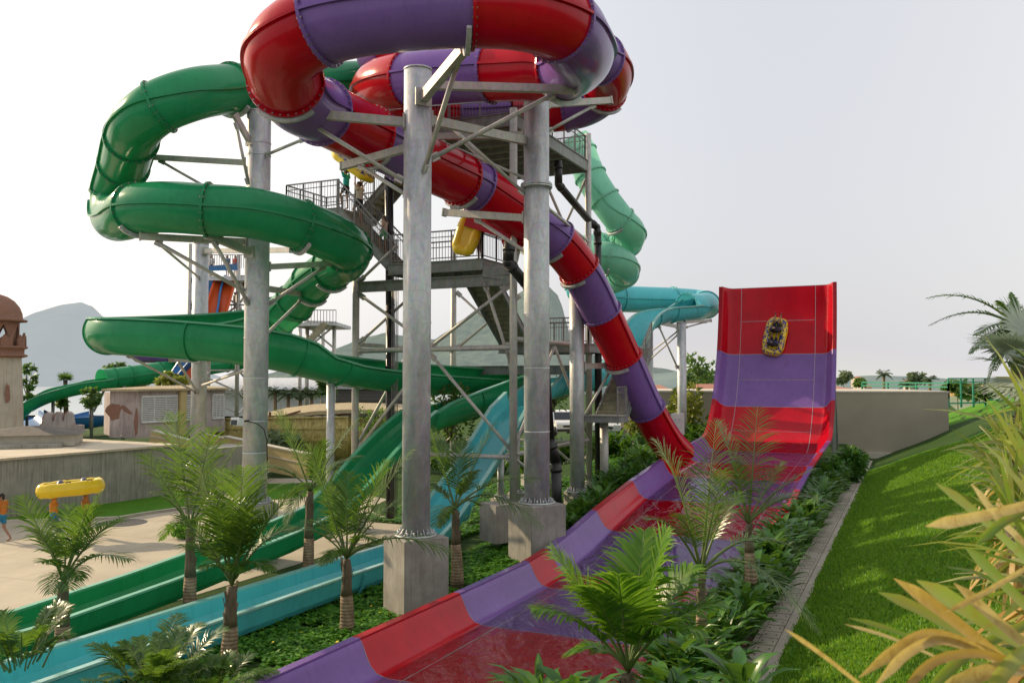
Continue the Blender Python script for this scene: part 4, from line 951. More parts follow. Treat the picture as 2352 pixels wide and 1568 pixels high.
for u in (620, 700, 780, 860, 940): p = P(u, 960, 57.6); b.bar((p.x, p.y, .5), (p.x, p.y, P(u, 946, 57.6).z), .14)
b.bar(P(610, 957, 57.4), P(950, 944, 57.4), .14); b.bar(P(612, 966, 57.0), P(690, 944, 57.0), .12); b.build('frame', M['wood'], th)
b = MB()
for k in range(110): p = P(700 + 260 * k / 110, 1000, 57.8); b.tube([(p.x, p.y, .6), (p.x, p.y, P(700, 957, 57.8).z)], .05, 6)
b.build('bamboo_wall', M['bamboo'], th)
# grey warehouses behind
wh = blockthing('warehouse', 'pale corrugated warehouse with a curved grey roof behind the palms', 'warehouse', [P(470, 900, 120), P(790, 900, 118), P(790, 900, 132), P(470, 900, 134)], .5, P(600, 895, 119).z, M['louver'])
b = MB(); rows = []
for k in range(13):
    a = math.pi * k / 12; rows.append([P(462, 895, 120 - 2) + Vector((0, 8 - 9 * math.cos(a), 1.6 * math.sin(a))), P(800, 895, 116) + Vector((0, 8 - 9 * math.cos(a), 1.6 * math.sin(a)))])
b.grid(rows); b.build('roof', M['galv'], wh)
sh_ = blockthing('shed', 'long dark slatted shed with a flat grey roof beyond the thatched hut', 'shed', [P(770, 915, 75), P(960, 915, 75), P(960, 915, 83), P(770, 915, 83)], 1, P(0, 893, 75).z, M['shingle'], (.35, .8, M['galv']))
b = MB()
for k in range(9): v = 894 + 3.2 * k; b.bar(P(770, v, 74.9), P(960, v, 74.9), .05, .07)
b.build('slats', M['rail'], sh_)
# houses far right and far behind
def house(label, u0, u1, vb, ve, vr, D, roofc, wallc, hip=True):
    a, c = P(u0, vb, D), P(u1, vb, D); ze, zr_ = P(u0, ve, D).z, P(u0, vr, D).z; w = c.x - a.x; dp = max(4, w * .7); zb = a.z - 2
    root = thing('house', label, 'house', ((a.x + c.x) / 2, D + dp / 2, zb)); b = MB(); b.prism([(a.x, D, zb), (c.x, D, zb), (c.x, D + dp, zb), (a.x, D + dp, zb)], (0, 0, ze - zb)); b.build('wall', wallc, root)
    o = .06 * w; i = w * .3 if hip else 0; b = MB(); b.add([(a.x - o, D - o, ze), (c.x + o, D - o, ze), (c.x + o, D + dp + o, ze), (a.x - o, D + dp + o, ze), (a.x + i, D + dp / 2, zr_), (c.x - i, D + dp / 2, zr_)], [(0, 1, 5, 4), (1, 2, 5), (2, 3, 4, 5), (3, 0, 4), (0, 3, 2, 1)]); b.build('roof', roofc, root)
    b = MB(); k = max(2, int(w / 3.5))
    for j in range(k): x = a.x + w * (j + .5) / k; b.box((x, D - .01, zb + (ze - zb) * .55), (w / k * .35, .06, (ze - zb) * .35))
    b.build('window', M['glass'], root); return root
RF = plain('terracotta_roof', (.42, .19, .13), .8); WALLO = plain('ochre_wall', (.42, .27, .10), .8); WALLC = plain('cream_wall', (.5, .45, .38), .8); BL = plain('blue_grey_roof', (.3, .34, .38), .6)
house('terracotta hip-roofed house right behind the lower end of the red tube', 1490, 1543, 905, 897, 884, 66, RF, WALLC)
house('ochre gabled house at the left edge of the tall red wall', 1612, 1690, 912, 903, 882, 62, RF, WALLO, False)
house('terracotta roofed house just right of the tall red wall', 1905, 1958, 900, 893, 887, 72, RF, WALLC)
house('tiny pale house beneath the far trees, right of the tall red wall', 1985, 2003, 893, 889, 878, 120, RF, WALLC)
house('low blue-roofed house on the skyline right of the leaning far palms', 2205, 2245, 886, 880, 874, 170, BL, WALLO)
house('long far ochre house behind the green fence', 2260, 2330, 888, 881, 876, 180, BL, WALLO)
house('small far red-roofed house at the skyline beyond the tall far palm', 1968, 1985, 872, 868, 864, 230, RF, WALLC)
house('far pale house on the skyline beyond the tall far palm', 2090, 2110, 880, 875, 871, 230, RF, WALLC)
# green tube fence
gf = thing('metal_fence', 'open green tubular metal fence on the bank beyond the grey building', 'fence', P(2180, 930, 58)); GM = plain('green_paint', (.02, .26, .15), .4)
for a, c, vt, vb in (((2178, 58), (2262, 60), 869, 926), ((2262, 60), (2420, 64), 869, 918), ((2178, 58), (1980, 68), 880, 905)):
    b = MB(); p, q = P(a[0], 865, a[1]), P(c[0], 865, c[1]); n = 3; k0, k1 = P(a[0], vt, a[1]).z, P(a[0], vb, a[1]).z
    for z in (k0, k1, (k0 * .72 + k1 * .28) if a[0] > 2200 else k0 - .25): b.bar(Vector((p.x, p.y, z)), Vector((q.x, q.y, z)), .09)
    b.build('fence_rail', GM, gf)
    for k in range(n + 1): e = p + (q - p) * (k / n); b = MB(); b.bar((e.x, e.y, k1 - .3), (e.x, e.y, k0), .1); b.build('post', GM, gf)
# utility box by the hedge
c = P(1556, 968, 40); ub = thing('utility_box', 'small grey utility box on a post beside the hedge under the stairs', 'utility box', (c.x, c.y, 1.5)); b = MB(); b.box(c - Z * .1, (.55, .4, .95)); b.build('housing', M['louver'], ub); b = MB(); b.box(c - Z * .05 - Vector((0, .21, 0)), (.34, .02, .4)); b.build('door', M['galv'], ub); b = MB(); b.bar((c.x, c.y, 1), (c.x, c.y, c.z - .5), .1); b.build('post', M['galv'], ub)
c = ST(-3.35, 32, zg(-3.35, 32) + .1); b = MB(); b.box(c, (.3, .22, .18), Matrix.Rotation(.4, 3, 'Z')); b.box(c + Z * .1, (.33, .25, .04), Matrix.Rotation(.4, 3, 'Z')); tag(b.build('junction_box', M['white'], None, c), 'tiny white box lying on the grass verge near the drain channel', 'box')
# vehicles beyond the hedge
def car(label, c, rz, body, van=False):
    root = thing('parked_car', label, 'car', (0, 0, 0), 'cars parked beyond the hedge'); L, W, H = 4.4, 1.75, 1.75
    side = [(-2.2, .35), (-2.2, .85), (-2.05, 1.0), (-1.5, 1.06), (-1.0, 1.1), (-.45, 1.66), (.2, 1.74), (1.7, 1.70), (2.12, 1.1), (2.2, .9), (2.2, .35)]
    rows = []
    for y, k in ((-W / 2 + .12, .96), (-W / 2, 1), (-W / 2 + .02, 1), (W / 2 - .02, 1), (W / 2, 1), (W / 2 - .12, .96)):
        rows.append([Vector((x * k, y * (1 if z < 1.12 else .86), .35 + (z - .35) * (1 if abs(k - 1) < .01 else .98))) for x, z in side])
    b = MB(); b.grid(rows, 0, False); b.poly([p for p in rows[0]]); b.poly([p for p in rows[-1][::-1]]); b.grid([[r_[-1] for r_ in rows], [r_[0] for r_ in rows]]); b.build('body', body, root)
    b = MB(); e = .012
    b.add([(-1.02 - e, -.74, 1.12), (-1.02 - e, .74, 1.12), (-.49 - e, .68, 1.62), (-.49 - e, -.68, 1.62)], [(0, 1, 2, 3)]); b.build('windscreen', M['glass'], root)
    for s in (-1, 1):
        b = MB(); y0, y1 = s * (.79 + .03), s * (.735 + .03); b.add([(-.9, y0, 1.14), (1.9, y0, 1.14), (1.6, y1, 1.62), (-.4, y1, 1.62)], [(0, 1, 2, 3)]); b.build('side_window', M['glass'], root)
        for x in (-1.35, 1.35):
            b = MB(); b.tube([(x, s * .72, .34), (x, s * .9, .34)], .34, 20); w = b.build('wheel', M['pipe'], root); b = MB(); b.tube([(x, s * .88, .34), (x, s * .915, .34)], .2, 14); b.build('rim', M['galv'], w)
        b = MB(); b.box((-2.17, s * .62, .82), (.1, .36, .16)); b.build('headlight', M['white'], root); b = MB(); b.box((-.75, s * 1.0, 1.15), (.12, .2, .14)); b.build('mirror', body, root)
    b = MB(); b.box((-2.2, 0, .72), (.06, .8, .14)); b.box((-2.22, 0, .45), (.08, 1.7, .18)); b.build('grille', M['pipe'], root)
    root.location = c; root.rotation_euler = (0, 0, rz); return root
car('white car facing the camera beyond the hedge, seen between the tower legs', P(1412, 1000, 56) - Z * .1, R(70), M['white'])
car('white van-like car half hidden by the short thick column', P(1290, 998, 62), R(100), M['white'], True)
car('silver-blue car glimpsed low behind the thick collared column', P(1235, 1000, 66), R(60), BL)
# water: lake at far left and the blue channel slide
b = MB(); b.poly([(-400, 120, .62), (-8, 120, .62), (60, 520, .62), (-900, 520, .62)]); tag(b.build('lake', M['lake']), kind='structure')
# distant green flume with posts
ff = thing('flume_slide', 'distant green flume, half closed, curving down behind the turret', 'water slide', P(250, 930, 78))
FT = PC((640, 812, 92, 0), (520, 832, 88, 1), (420, 848, 84, 1), (365, 855, 81, 1), (300, 864, 79, 1), (262, 869, 78, 1), (232, 872, 77, 1))
tube_slide(ff, FT, .95, ['green'], bolts=0)
fs_ = densify([(P(u, v, D), 90, 90) for u, v, D in ((240, 871, 77.2), (200, 877, 76), (150, 887, 75), (105, 900, 74), (70, 916, 73.4), (40, 936, 73), (10, 962, 73))], 4)
trough(ff, fs_, .95, 'green', 'greenlip', cuts=[0, 8, 16, 24], flat=.5)
def post(root, u, v, D, r=.14, zb=.3, ub=None): b = MB(); p = P(u, v, D); q = P(ub or u, v, D); b.tube([(q.x, q.y, zb), p], r, 10); b.build('post', M['galvdark'], root)
for u, v, D in ((212, 890, 76.5), (285, 886, 78), (368, 884, 81), (395, 870, 82), (122, 918, 74.5)): post(ff, u, v, D)
for p, q in (((215, 945, 76.5), (240, 895, 76.5)), ((370, 900, 81), (400, 875, 82)), ((285, 930, 78), (305, 890, 78))): b = MB(); b.bar(P(*p), P(*q), .16); b.build('brace', M['galvdark'], ff)
br = thing('channel_slide', 'blue curved channel slide low behind the broken wall', 'water slide', P(150, 960, 85))
trough(br, densify([(P(u, v, D), 95, 95) for u, v, D in ((50, 945, 78), (75, 958, 80), (110, 962, 83), (160, 961, 85), (205, 956, 87), (245, 947, 90))], 5), 1.1, 'blue', 'blue', cuts=[0, 12, 25], flat=.8)
trough(br, densify([(P(u, v, D), 80, 80) for u, v, D in ((52, 940, 76), (70, 955, 74), (84, 975, 72), (92, 998, 70))], 5), 1.0, 'blue', 'blue', flat=.3)
# distant slide tower with orange and blue chutes
ft = thing('slide_tower', 'distant lattice slide tower with orange and blue chutes behind the coil', 'stair tower', P(520, 930, 72))
DB = 72; legs = [(437, 560, 72), (548, 585, 72), (483, 570, 79), (590, 580, 79)]
for u, v, D in legs: b = MB(); p = P(u, v, D); b.tube([(p.x, p.y, .3), p], .17, 10); b.build('leg', M['galvwarm'], ft)
def bx4(name, mat, *seg, w=.16):
    b = MB()
    for p, q in seg: b.bar(P(*p), P(*q), w)
    return b.build(name, M[mat], ft)
for v0, v1 in ((640, 700), (700, 780), (850, 900), (900, 950)):
    for (a, c) in ((0, 1), (1, 3), (0, 2)):
        ua, ub_ = legs[a][0], legs[c][0]; Da, Dc = legs[a][2], legs[c][2]
        bx4('brace', 'galvwarm', ((ua, v0, Da), (ub_, v1, Dc)), ((ua, v1, Da), (ub_, v0, Dc)), ((ua, v0, Da), (ub_, v0, Dc)), w=.14)
b = MB()
for u0, u1, v, D0 in ((478, 560, 634, 70.5), (478, 600, 718, 72)):
    b.prism([P(u0, v, D0), P(u1, v, D0), P(u1, v, D0) + Vector((0, 6, 0)), P(u0, v, D0) + Vector((0, 6, 0))], (0, 0, -.35))
b.build('platform', M['galv'], ft)
b = MB(); b.prism([P(478, 611, 70.4), P(545, 605, 70.4), P(545, 620, 70.4), P(478, 622, 70.4)], Vector((0, .1, 0))); b.build('panel', M['blue'], ft)
for (p, q) in (((478, 585, 70.4), (560, 585, 70.4)), ((478, 700, 71.9), (600, 700, 71.9))):
    b = MB(); P0, P1 = P(*p), P(*q); b.bar(P0, P1, .06); 
    for k in range(17): e = P0 + (P1 - P0) * (k / 16); b.bar(e, e - Z * 1.1, .04)
    b.build('railing', M['rail'], ft)
for mk, pts in (('orange', [(519, 634, 71, 80, 80), (508, 668, 70, 80, 80), (497, 705, 69, 80, 80), (480, 760, 67.5, 80, 80), (455, 820, 66, 80, 80), (428, 862, 65, 80, 80)]), ('blue', [(492, 630, 71.5, 80, 80), (480, 665, 70.5, 80, 80), (470, 720, 69, 80, 80), (440, 800, 67, 80, 80), (402, 850, 66, 80, 80), (372, 900, 65.5, 80, 80)])):
    trough(ft, densify([(P(u, v, D), l, r_) for u, v, D, l, r_ in pts], 5), .75, mk, mk, name='chute', flat=.1)
trough(ft, densify([(P(u, v, D), 80, 80) for u, v, D in ((330, 812, 86), (380, 812, 84), (440, 812, 82))], 4), .9, 'purple', 'purple', name='chute', flat=.4)
b = MB()
for k in range(14): f = k / 14; b.box(P(563 + 37 * f, 636 + 66 * f, 73), (.9, 1.5, .12))
b.build('stairs', M['tread'], ft)
# second distant tower with zig-zag stairs
f2 = thing('stair_tower', 'small distant lattice stair tower right of the floodlight column', 'stair tower', P(720, 900, 66))
for u, v, D in ((706, 735, 66), (768, 738, 66), (690, 740, 72), (742, 742, 72)): b = MB(); p = P(u, v, D); b.tube([(p.x, p.y, .5), p], .15, 8); b.build('leg', M['galvwarm'], f2)
for p, q in (((706, 748, 66), (768, 800, 66)), ((768, 748, 66), (706, 800, 66)), ((706, 808, 66), (768, 812, 66)), ((706, 870, 66), (768, 812, 66)), ((706, 738, 66), (768, 740, 66)), ((706, 810, 66), (768, 868, 66))):
    b = MB(); b.bar(P(*p), P(*q), .13); b.build('brace', M['galvwarm'], f2)
b = MB(); b.prism([P(672, 741, 64.5), P(772, 739, 64.5), P(772, 739, 64.5) + Vector((0, 6, 0)), P(672, 741, 64.5) + Vector((0, 6, 0))], (0, 0, -.25)); b.build('platform', M['galv'], f2)
b = MB(); P0, P1 = P(672, 712, 64.5), P(772, 712, 64.5); b.bar(P0, P1, .06)
for k in range(15): e = P0 + (P1 - P0) * (k / 14); b.bar(e, e - Z * 1.0, .04)
b.build('railing', M['rail'], f2); b = MB()
for k in range(16): f = k / 16; b.box(P(745 - 55 * f, 745 + 62 * f, 63.8), (.4, 1.4, .1))
b.bar(P(748, 742, 63.1), P(690, 806, 63.1), .08, .35); b.build('stairs', M['tread'], f2)

# ------------------------------------------------------------------ hills
def hill(name, prof, D, depth, mat, base=880, rough=3, sub=6, seed=0):
    """ridge line through image points at distance D; slopes down towards and away from the camera"""
    us = np.linspace(prof[0][0], prof[-1][0], (len(prof) - 1) * sub + 1); rows = []
    for k in range(15):
        f = k / 14; g = 1 - abs(f * 1.25 - 1) if f < .8 else (1 - f) / .2; g = f / .8 if f < .8 else (1 - f) / .2; row = []
        for u in us:
            ridge = P(u, lin(prof, u), D); y = D - depth * .8 + depth * f; zb = P(u, base, D).z
            h = zb + (ridge.z - zb) * (g ** .85); x = ridge.x * (y / D) ** .35
            h += mnoise.noise(Vector((x * .02 + seed, y * .02, 1))) * rough * 2.2 * g * (1 if k != 11 else .3) + mnoise.noise(Vector((x * .12, y * .12, seed))) * rough * .35 * g
            row.append((x, y, h if 0 < k < 14 else -3))
        rows.append(row)
    b = MB(); b.grid(rows, 0, True); return tag(b.build(name, mat), kind='structure')
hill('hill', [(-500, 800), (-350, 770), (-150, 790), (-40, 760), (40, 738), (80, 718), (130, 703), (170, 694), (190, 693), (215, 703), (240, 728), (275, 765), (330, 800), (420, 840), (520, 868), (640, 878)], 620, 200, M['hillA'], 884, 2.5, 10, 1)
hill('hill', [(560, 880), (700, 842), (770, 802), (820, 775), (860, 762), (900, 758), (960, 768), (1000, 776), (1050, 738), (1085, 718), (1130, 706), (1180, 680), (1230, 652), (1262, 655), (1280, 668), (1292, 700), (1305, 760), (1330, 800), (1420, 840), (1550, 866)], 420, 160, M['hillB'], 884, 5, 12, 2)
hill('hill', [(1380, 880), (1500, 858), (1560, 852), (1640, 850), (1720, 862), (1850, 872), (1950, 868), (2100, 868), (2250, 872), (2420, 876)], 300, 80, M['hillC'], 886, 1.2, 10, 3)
# ------------------------------------------------------------------ palms and other plants
def leafstrip(V, F, p, d, L, w, nrm, droop, seg=3):
    """one narrow leaf blade as a bent strip (quads)"""
    base = len(V); s = d.cross(nrm)
    if s.length < .01: s = d.cross(Vector((1, 0, .1)))
    s.normalize(); q = Vector(p); dd = Vector(d)
    prof = (.55, 1.0, .75, .06) if seg == 3 else (.5, .95, 1, .7, .05)
    for k in range(seg + 1):
        ww = w * prof[k] * .5
        V.append(tuple(q - s * ww)); V.append(tuple(q + s * ww))
        if k < seg:
            dd = (dd + Vector((0, 0, -droop)) * (.6 + k)).normalized(); q = q + dd * (L / seg)
            F.append((base + 2 * k, base + 2 * k + 1, base + 2 * k + 3, base + 2 * k + 2))
def frond(root, S, T, bulge, mat, w=.045, lf=.34, n=36, rn=rnd, droop=.13, stemmat=None, vee=.38, bare=.3):
    """feather leaf from crown node S to tip T arching by bulge"""
    S, T = Vector(S), Vector(T); C = S + (T - S) * .42 + Z * bulge; L = (T - S).length
    f = lambda t: S * (1 - t) ** 2 + C * (2 * t * (1 - t)) + T * t * t
    pts = [f(k / 12) for k in range(13)]; V, F = [], []
    for k in range(n):
        t = bare + (1 - bare) * (k + .5) / n; p = f(t); tg = (f(min(1, t + .03)) - f(t - .03)).normalized(); sd = tg.cross(Z)
        if sd.length < .15: sd = tg.cross(Vector((.3, 1, 0)))
        sd.normalize(); up = sd.cross(tg); x = (t - bare) / (1 - bare); ll = L * lf * (math.sin(math.pi * min(1, x * .82 + .16)) ** .7) * rn.uniform(.86, 1.1)
        fw = .55 + .9 * x
        for sg in (-1, 1):
            d = (sd * sg + tg * fw + up * (vee * (1 - .5 * x)) + Vector((rn.uniform(-.1, .1), rn.uniform(-.1, .1), rn.uniform(-.1, .1)))).normalized()
            leafstrip(V, F, p, d, ll, w * (1 - .35 * x), up, droop * rn.uniform(.6, 1.5))
    o = npmesh('frond', np.array(V), np.array(F), mat, tuple(wloc(root)), root)
    o.location = (0, 0, 0)
    b = MB(); b.tube(pts, [max(.006, .032 * (1 - k / 12.5)) * (L / 2.2) ** .5 for k in range(13)], 6); b.build('midrib', stemmat or M['stem'], o)
    return o
def palm(label, base, node, tips, trunk_r=(.165, .09), cat='palm tree', name='palm_tree', extra=5, group='young palms between the slides', dry=(), size=1.0, w=.042, lf=.38, seed=0, n=28, leaf=None):
    rn = random.Random(seed + 11); base, node = Vector(base), Vector(node); root = thing(name, label, cat, base, group); H = (node - base).length
    b = MB(); m = base + (node - base) * .52; pts = [base - Z * .2] + [base + (node - base) * (k / 8) + Vector((rn.uniform(-.012, .012), rn.uniform(-.012, .012), 0)) for k in range(9)]
    r0, r1 = trunk_r; rad = [r0 * 1.15, r0 * 1.12, r0 * 1.0, r0 * .95, r0 * .9, r0 * .84, r0 * .72, r0 * .66, r1 * 1.2, r1]
    b.tube(pts[:6], rad[:6], 14, 0); b.tube(pts[5:], rad[5:], 14, 1)
    for k in range(5):
        z = base + (node - base) * (.55 + .09 * k); a = rn.uniform(0, 6.28); e = Vector((math.cos(a), math.sin(a), 0)); b.bar(z + e * rad[6] * .9, z + e * rad[6] * 1.25 + Z * H * .14, .06, .015, 1, e)
    b.build('trunk', [M['trunk'], M['shaft']], root)
    for k, tp in enumerate(tips):
        u, v, dD = tp[:3]; bl = tp[3] if len(tp) > 3 else .45; T = P(u, v, node.y + dD)
        frond(root, node + Z * .03, T, bl * (T - node).length * .55, M['palmdry'] if k in dry else (leaf or M['palm']), w, lf, n, rn)
    for k in range(extra):
        a = rn.uniform(0, 2 * math.pi); L = size * rn.uniform(.9, 1.5); e = Vector((math.cos(a), math.sin(a), 0)); T = node + e * L + Z * rn.uniform(-.2, .9) * size
        frond(root, node, T, .5, M['palm'], w, lf, n - 8, rn)
    return root
palm('young palm with the tuft before the raft carriers, leftmost trunk', P(141, 1535, 17.6), P(146, 1336, 17.6), [(49, 1139, .3, .1), (75, 1215, -.6, .5), (234, 1127, .2, .1), (272, 1190, -.4, .35), (299, 1285, -.5, .6), (160, 1160, .8, 0), (95, 1290, -.8, .7), (205, 1160, -.4, .1), (182, 1330, -.9, .8)], seed=1, extra=2, size=.9)
palm('tall young palm behind the pale teal run-out, third trunk from the left', P(437, 1435, 20.7), P(437, 1212, 20.7), [(328, 1042, .2, .15), (402, 952, .5, 0), (548, 1020, .2, .1), (486, 985, -.4, 0), (352, 1130, -.5, .4), (525, 1120, .5, .5), (560, 1180, -.5, .7), (370, 1240, .5, .8)], seed=2, extra=2)
palm('large palm in front of the pale teal run-out with a shaggy dark trunk', P(526, 1532, 17.6), P(532, 1345, 17.6), [(414, 1182, .2, .3), (465, 1088, -.4, .05), (508, 1080, .5, 0), (560, 1075, -.3, 0), (612, 1066, .3, .1), (684, 1118, -.2, .3), (676, 1210, .5, .6), (460, 1306, -.6, .9), (625, 1310, -.6, .9), (420, 1250, .3, .6), (575, 1180, -.7, .3), (500, 1170, -.8, .3)], trunk_r=(.17, .09), seed=3, extra=1, size=1.0, n=36)
palm('slender palm in front of the dark green chute, left of the nearest column', P(706, 1343, 24.7), P(712, 1128, 24.7), [(640, 944, .2, .05), (822, 962, .3, .1), (594, 1070, -.6, .5), (828, 1046, .5, .4), (790, 1135, -.5, .6), (655, 1205, -.8, .9), (745, 1010, -.3, 0)], seed=4, extra=2, size=1.2)
palm('bushy palm whose fronds overlap the left face of the tall plinth', P(798, 1448, 20.3), P(796, 1284, 20.3), [(709, 1023, .2, .05), (945, 1033, .3, .15), (661, 1216, -.5, .6), (912, 1150, .3, .3), (1034, 1268, -.8, .55), (755, 1290, -.9, .9), (800, 1085, -.2, 0), (860, 1240, -.8, .8), (885, 1060, -.3, .1), (760, 1120, .6, .1)], seed=5, extra=2, size=1.0)
palm('palm right of the nearest column with one frond raised past the collared column', P(1050, 1328, 24.0), P(1045, 1170, 24.0), [(991, 984, .2, .05), (1136, 975, .2, .1), (1238, 1098, -.8, .45), (1244, 1210, -1, .8), (990, 1110, .3, .3), (1095, 1080, -.4, .2), (1105, 1160, .6, .7), (1010, 1210, -.7, .9), (1062, 1010, .5, 0)], seed=6, extra=2, size=1.1)
zz = zg(-3.4, 14)
palm('slender palm in the hedge with a long frond drooping over the drain channel', P(1612, 1480, 14.6), P(1610, 1320, 14.6), [(1506, 1012, .3, .55), (1645, 968, .3, .05), (1882, 1452, -1.2, .95), (1480, 1190, -.4, .7), (1700, 1130, .5, .4), (1660, 1080, -.5, .1), (1560, 1180, -.6, .5), (1860, 1280, .5, .8)], trunk_r=(.10, .055), seed=7, extra=0, size=.8, w=.021, lf=.3, n=34, group='slim palms in the hedge')
palm('slender palm in the hedge in front of the foot of the tall red wall', P(1725, 1330, 18.2), P(1719, 1205, 18.2), [(1648, 966, .3, .35), (1740, 935, .2, 0), (1872, 1075, -.4, .35), (1936, 1166, -.6, .75), (1600, 1080, -.3, .6), (1835, 1130, .5, .4), (1800, 1060, .2, .2), (1690, 1060, -.4, .1), (1620, 1165, .4, .6)], trunk_r=(.12, .06), seed=8, extra=0, size=.9, w=.022, lf=.3, n=34, group='slim palms in the hedge')
palm('big bright palm in the foreground in front of the red and purple water', P(1440, 1690, 11.4), P(1443, 1545, 11.4), [(1268, 1258, .2, .15), (1530, 1218, .1, .1), (1226, 1396, -.4, .45), (1655, 1385, -.2, .5), (1480, 1222, .4, 0), (1590, 1300, .4, .25), (1350, 1350, -.7, .3), (1620, 1450, -.7, .7), (1300, 1500, .3, .8), (1420, 1320, -.9, .1), (1530, 1440, -.9, .6)], trunk_r=(.13, .08), seed=9, extra=1, size=.75, leaf=M['palmbacklit'], w=.06, lf=.4, n=40, group='slim palms in the hedge')
def areca(label, c, R0, h, n, seed, name='areca_clump'):
    rn = random.Random(seed); root = thing(name, label, 'palm shrub', c)
    for k in range(n):
        a = rn.uniform(0, 6.28); rr_ = R0 * math.sqrt(rn.random()); s = Vector(c) + Vector((math.cos(a) * rr_ * .45, math.sin(a) * rr_ * .45, h * rn.uniform(.05, .3))); L = rn.uniform(.6, 1.0) * h
        T = s + Vector((math.cos(a), math.sin(a), 0)) * (rr_ * .7 + .25) * rn.uniform(.5, 1.1) + Z * L * rn.uniform(.35, .95)
        frond(root, s, T, .3 * L, M['palm'], .035, .34, 20, rn, .12)
areca('low clump of feathery palm leaves at the bottom left corner', P(50, 1500, 15.2) - Z * .3, .95, 1.1, 26, 21)
areca('low clump of feathery palm leaves at the bottom edge in front of the teal run-out', P(350, 1560, 14.3) - Z * .25, 1.0, .95, 36, 22)
areca('second low feathery clump at the bottom edge touching the shaggy palm trunk', P(470, 1590, 14.0) - Z * .2, .8, .8, 24, 23)

def leafplant_mesh(seed, n, h, lw, spread=.5, broad=True):
    rn = random.Random(seed); V, F = [], []
    for k in range(n):
        a = rn.uniform(0, 6.28); e = Vector((math.cos(a), math.sin(a), 0)); r0 = rn.uniform(0, .16); z0 = h * rn.uniform(.0, .55); L = h * rn.uniform(.45, .75)
        d = (e * spread * rn.uniform(.3, 1.2) + Z).normalized(); p = e * r0 + Z * z0; w = lw * rn.uniform(.7, 1.15)
        base = len(V); s = d.cross(Vector((-e.y, e.x, 0)).cross(d)); s = Vector((-math.sin(a + rn.uniform(-.7, .7)), math.cos(a + rn.uniform(-.7, .7)), 0)); q = p; dd = d
        for j, pw in enumerate((.15, .7, 1, .8, .03)):
            fold = dd.cross(s).normalized() * w * pw * .12
            V += [tuple(q - s * w * pw * .5 + fold), tuple(q - fold * .5), tuple(q + s * w * pw * .5 + fold)]
            if j < 4:
                F += [(base + 3 * j, base + 3 * j + 1, base + 3 * j + 4, base + 3 * j + 3), (base + 3 * j + 1, base + 3 * j + 2, base + 3 * j + 5, base + 3 * j + 4)]
                dd = (dd + e * .22 * rn.uniform(.4, 1.5) - Z * .12 * j).normalized(); q = q + dd * L / 4
    me = npmesh('m', np.array(V), np.array(F), M['broad'], smooth=True); m = me.data; bpy.data.objects.remove(me); return m
BP = [leafplant_mesh(100 + k, 22, .95, .15) for k in range(7)]
BPL = [leafplant_mesh(200 + k, 30, 1.35, .17, .42) for k in range(4)]
def broad(c, meshes, rn, label, group, sc=1):
    o = bpy.data.objects.new('leafy_plant', rn.choice(meshes)); col.objects.link(o); o.location = c; k = sc * rn.uniform(.8, 1.15); o.scale = (k, k, k * rn.uniform(.9, 1.1)); o.rotation_euler = (rn.uniform(-.1, .1), rn.uniform(-.1, .1), rn.uniform(0, 6.28))
    return tag(o, label, 'plant', group)
rn = random.Random(31)
t = 8.2
while t < 46:
    for s in (-3.55, -3.32, -3.08):
        if s > -3.2 and t > 30 and rn.random() < .4: continue
        tt = t + rn.uniform(-.2, .2); ss = s + rn.uniform(-.12, .12); broad(ST(ss, tt, zg(-3.4, tt) - .04), BP, rn, 'glossy broad-leaved plant in the long hedge between the striped slide and the drain channel', 'broad-leaved hedge along the drain channel', 1.2)
    t += .56 if t < 26 else .8
for k in range(46):
    t = 23.5 + 13 * rn.random(); s = -10.0 - rn.random() * (.5 + .06 * (t - 23)); broad(ST(s, t, zg(s, t) - .03), BP, rn, 'dark broad-leaved plant along the left rim of the striped slide behind the column block', 'broad-leaved plants beside the left rim of the striped slide', .85)
for k in range(95):
    t = 45 + 4 * rn.random(); s = -27 + 17.5 * rn.random(); broad(ST(s, t, zg(s, t) - .03), BPL, rn, 'upright broad-leaved plant in the hedge row behind the stair tower legs', 'tall hedge behind the stair tower', 1.15)
for k in range(26):
    t = 36 + 9 * rn.random(); s = -10.6 - 1.8 * rn.random(); broad(ST(s, t, zg(s, t) - .03), BPL, rn, 'upright broad-leaved plant left of where the red tube meets the slide', 'broad-leaved plants by the mouth of the red tube', .8)
for k in range(8):
    c = P(1215 + 17 * k + rn.uniform(-6, 6), 1580 + rn.uniform(-8, 25), 9.2 - .02 * k); broad(Vector((c.x, c.y, c.z - .72)), BPL, rn, 'large bright broad-leaved plant at the bottom edge in front of the striped slide', 'large-leaved plants at the bottom edge', .66)
broad(P(1700, 1590, 7.2) - Z * .25, BP, rn, 'single large-leaved plant at the bottom edge beside the drain channel', None, .7)
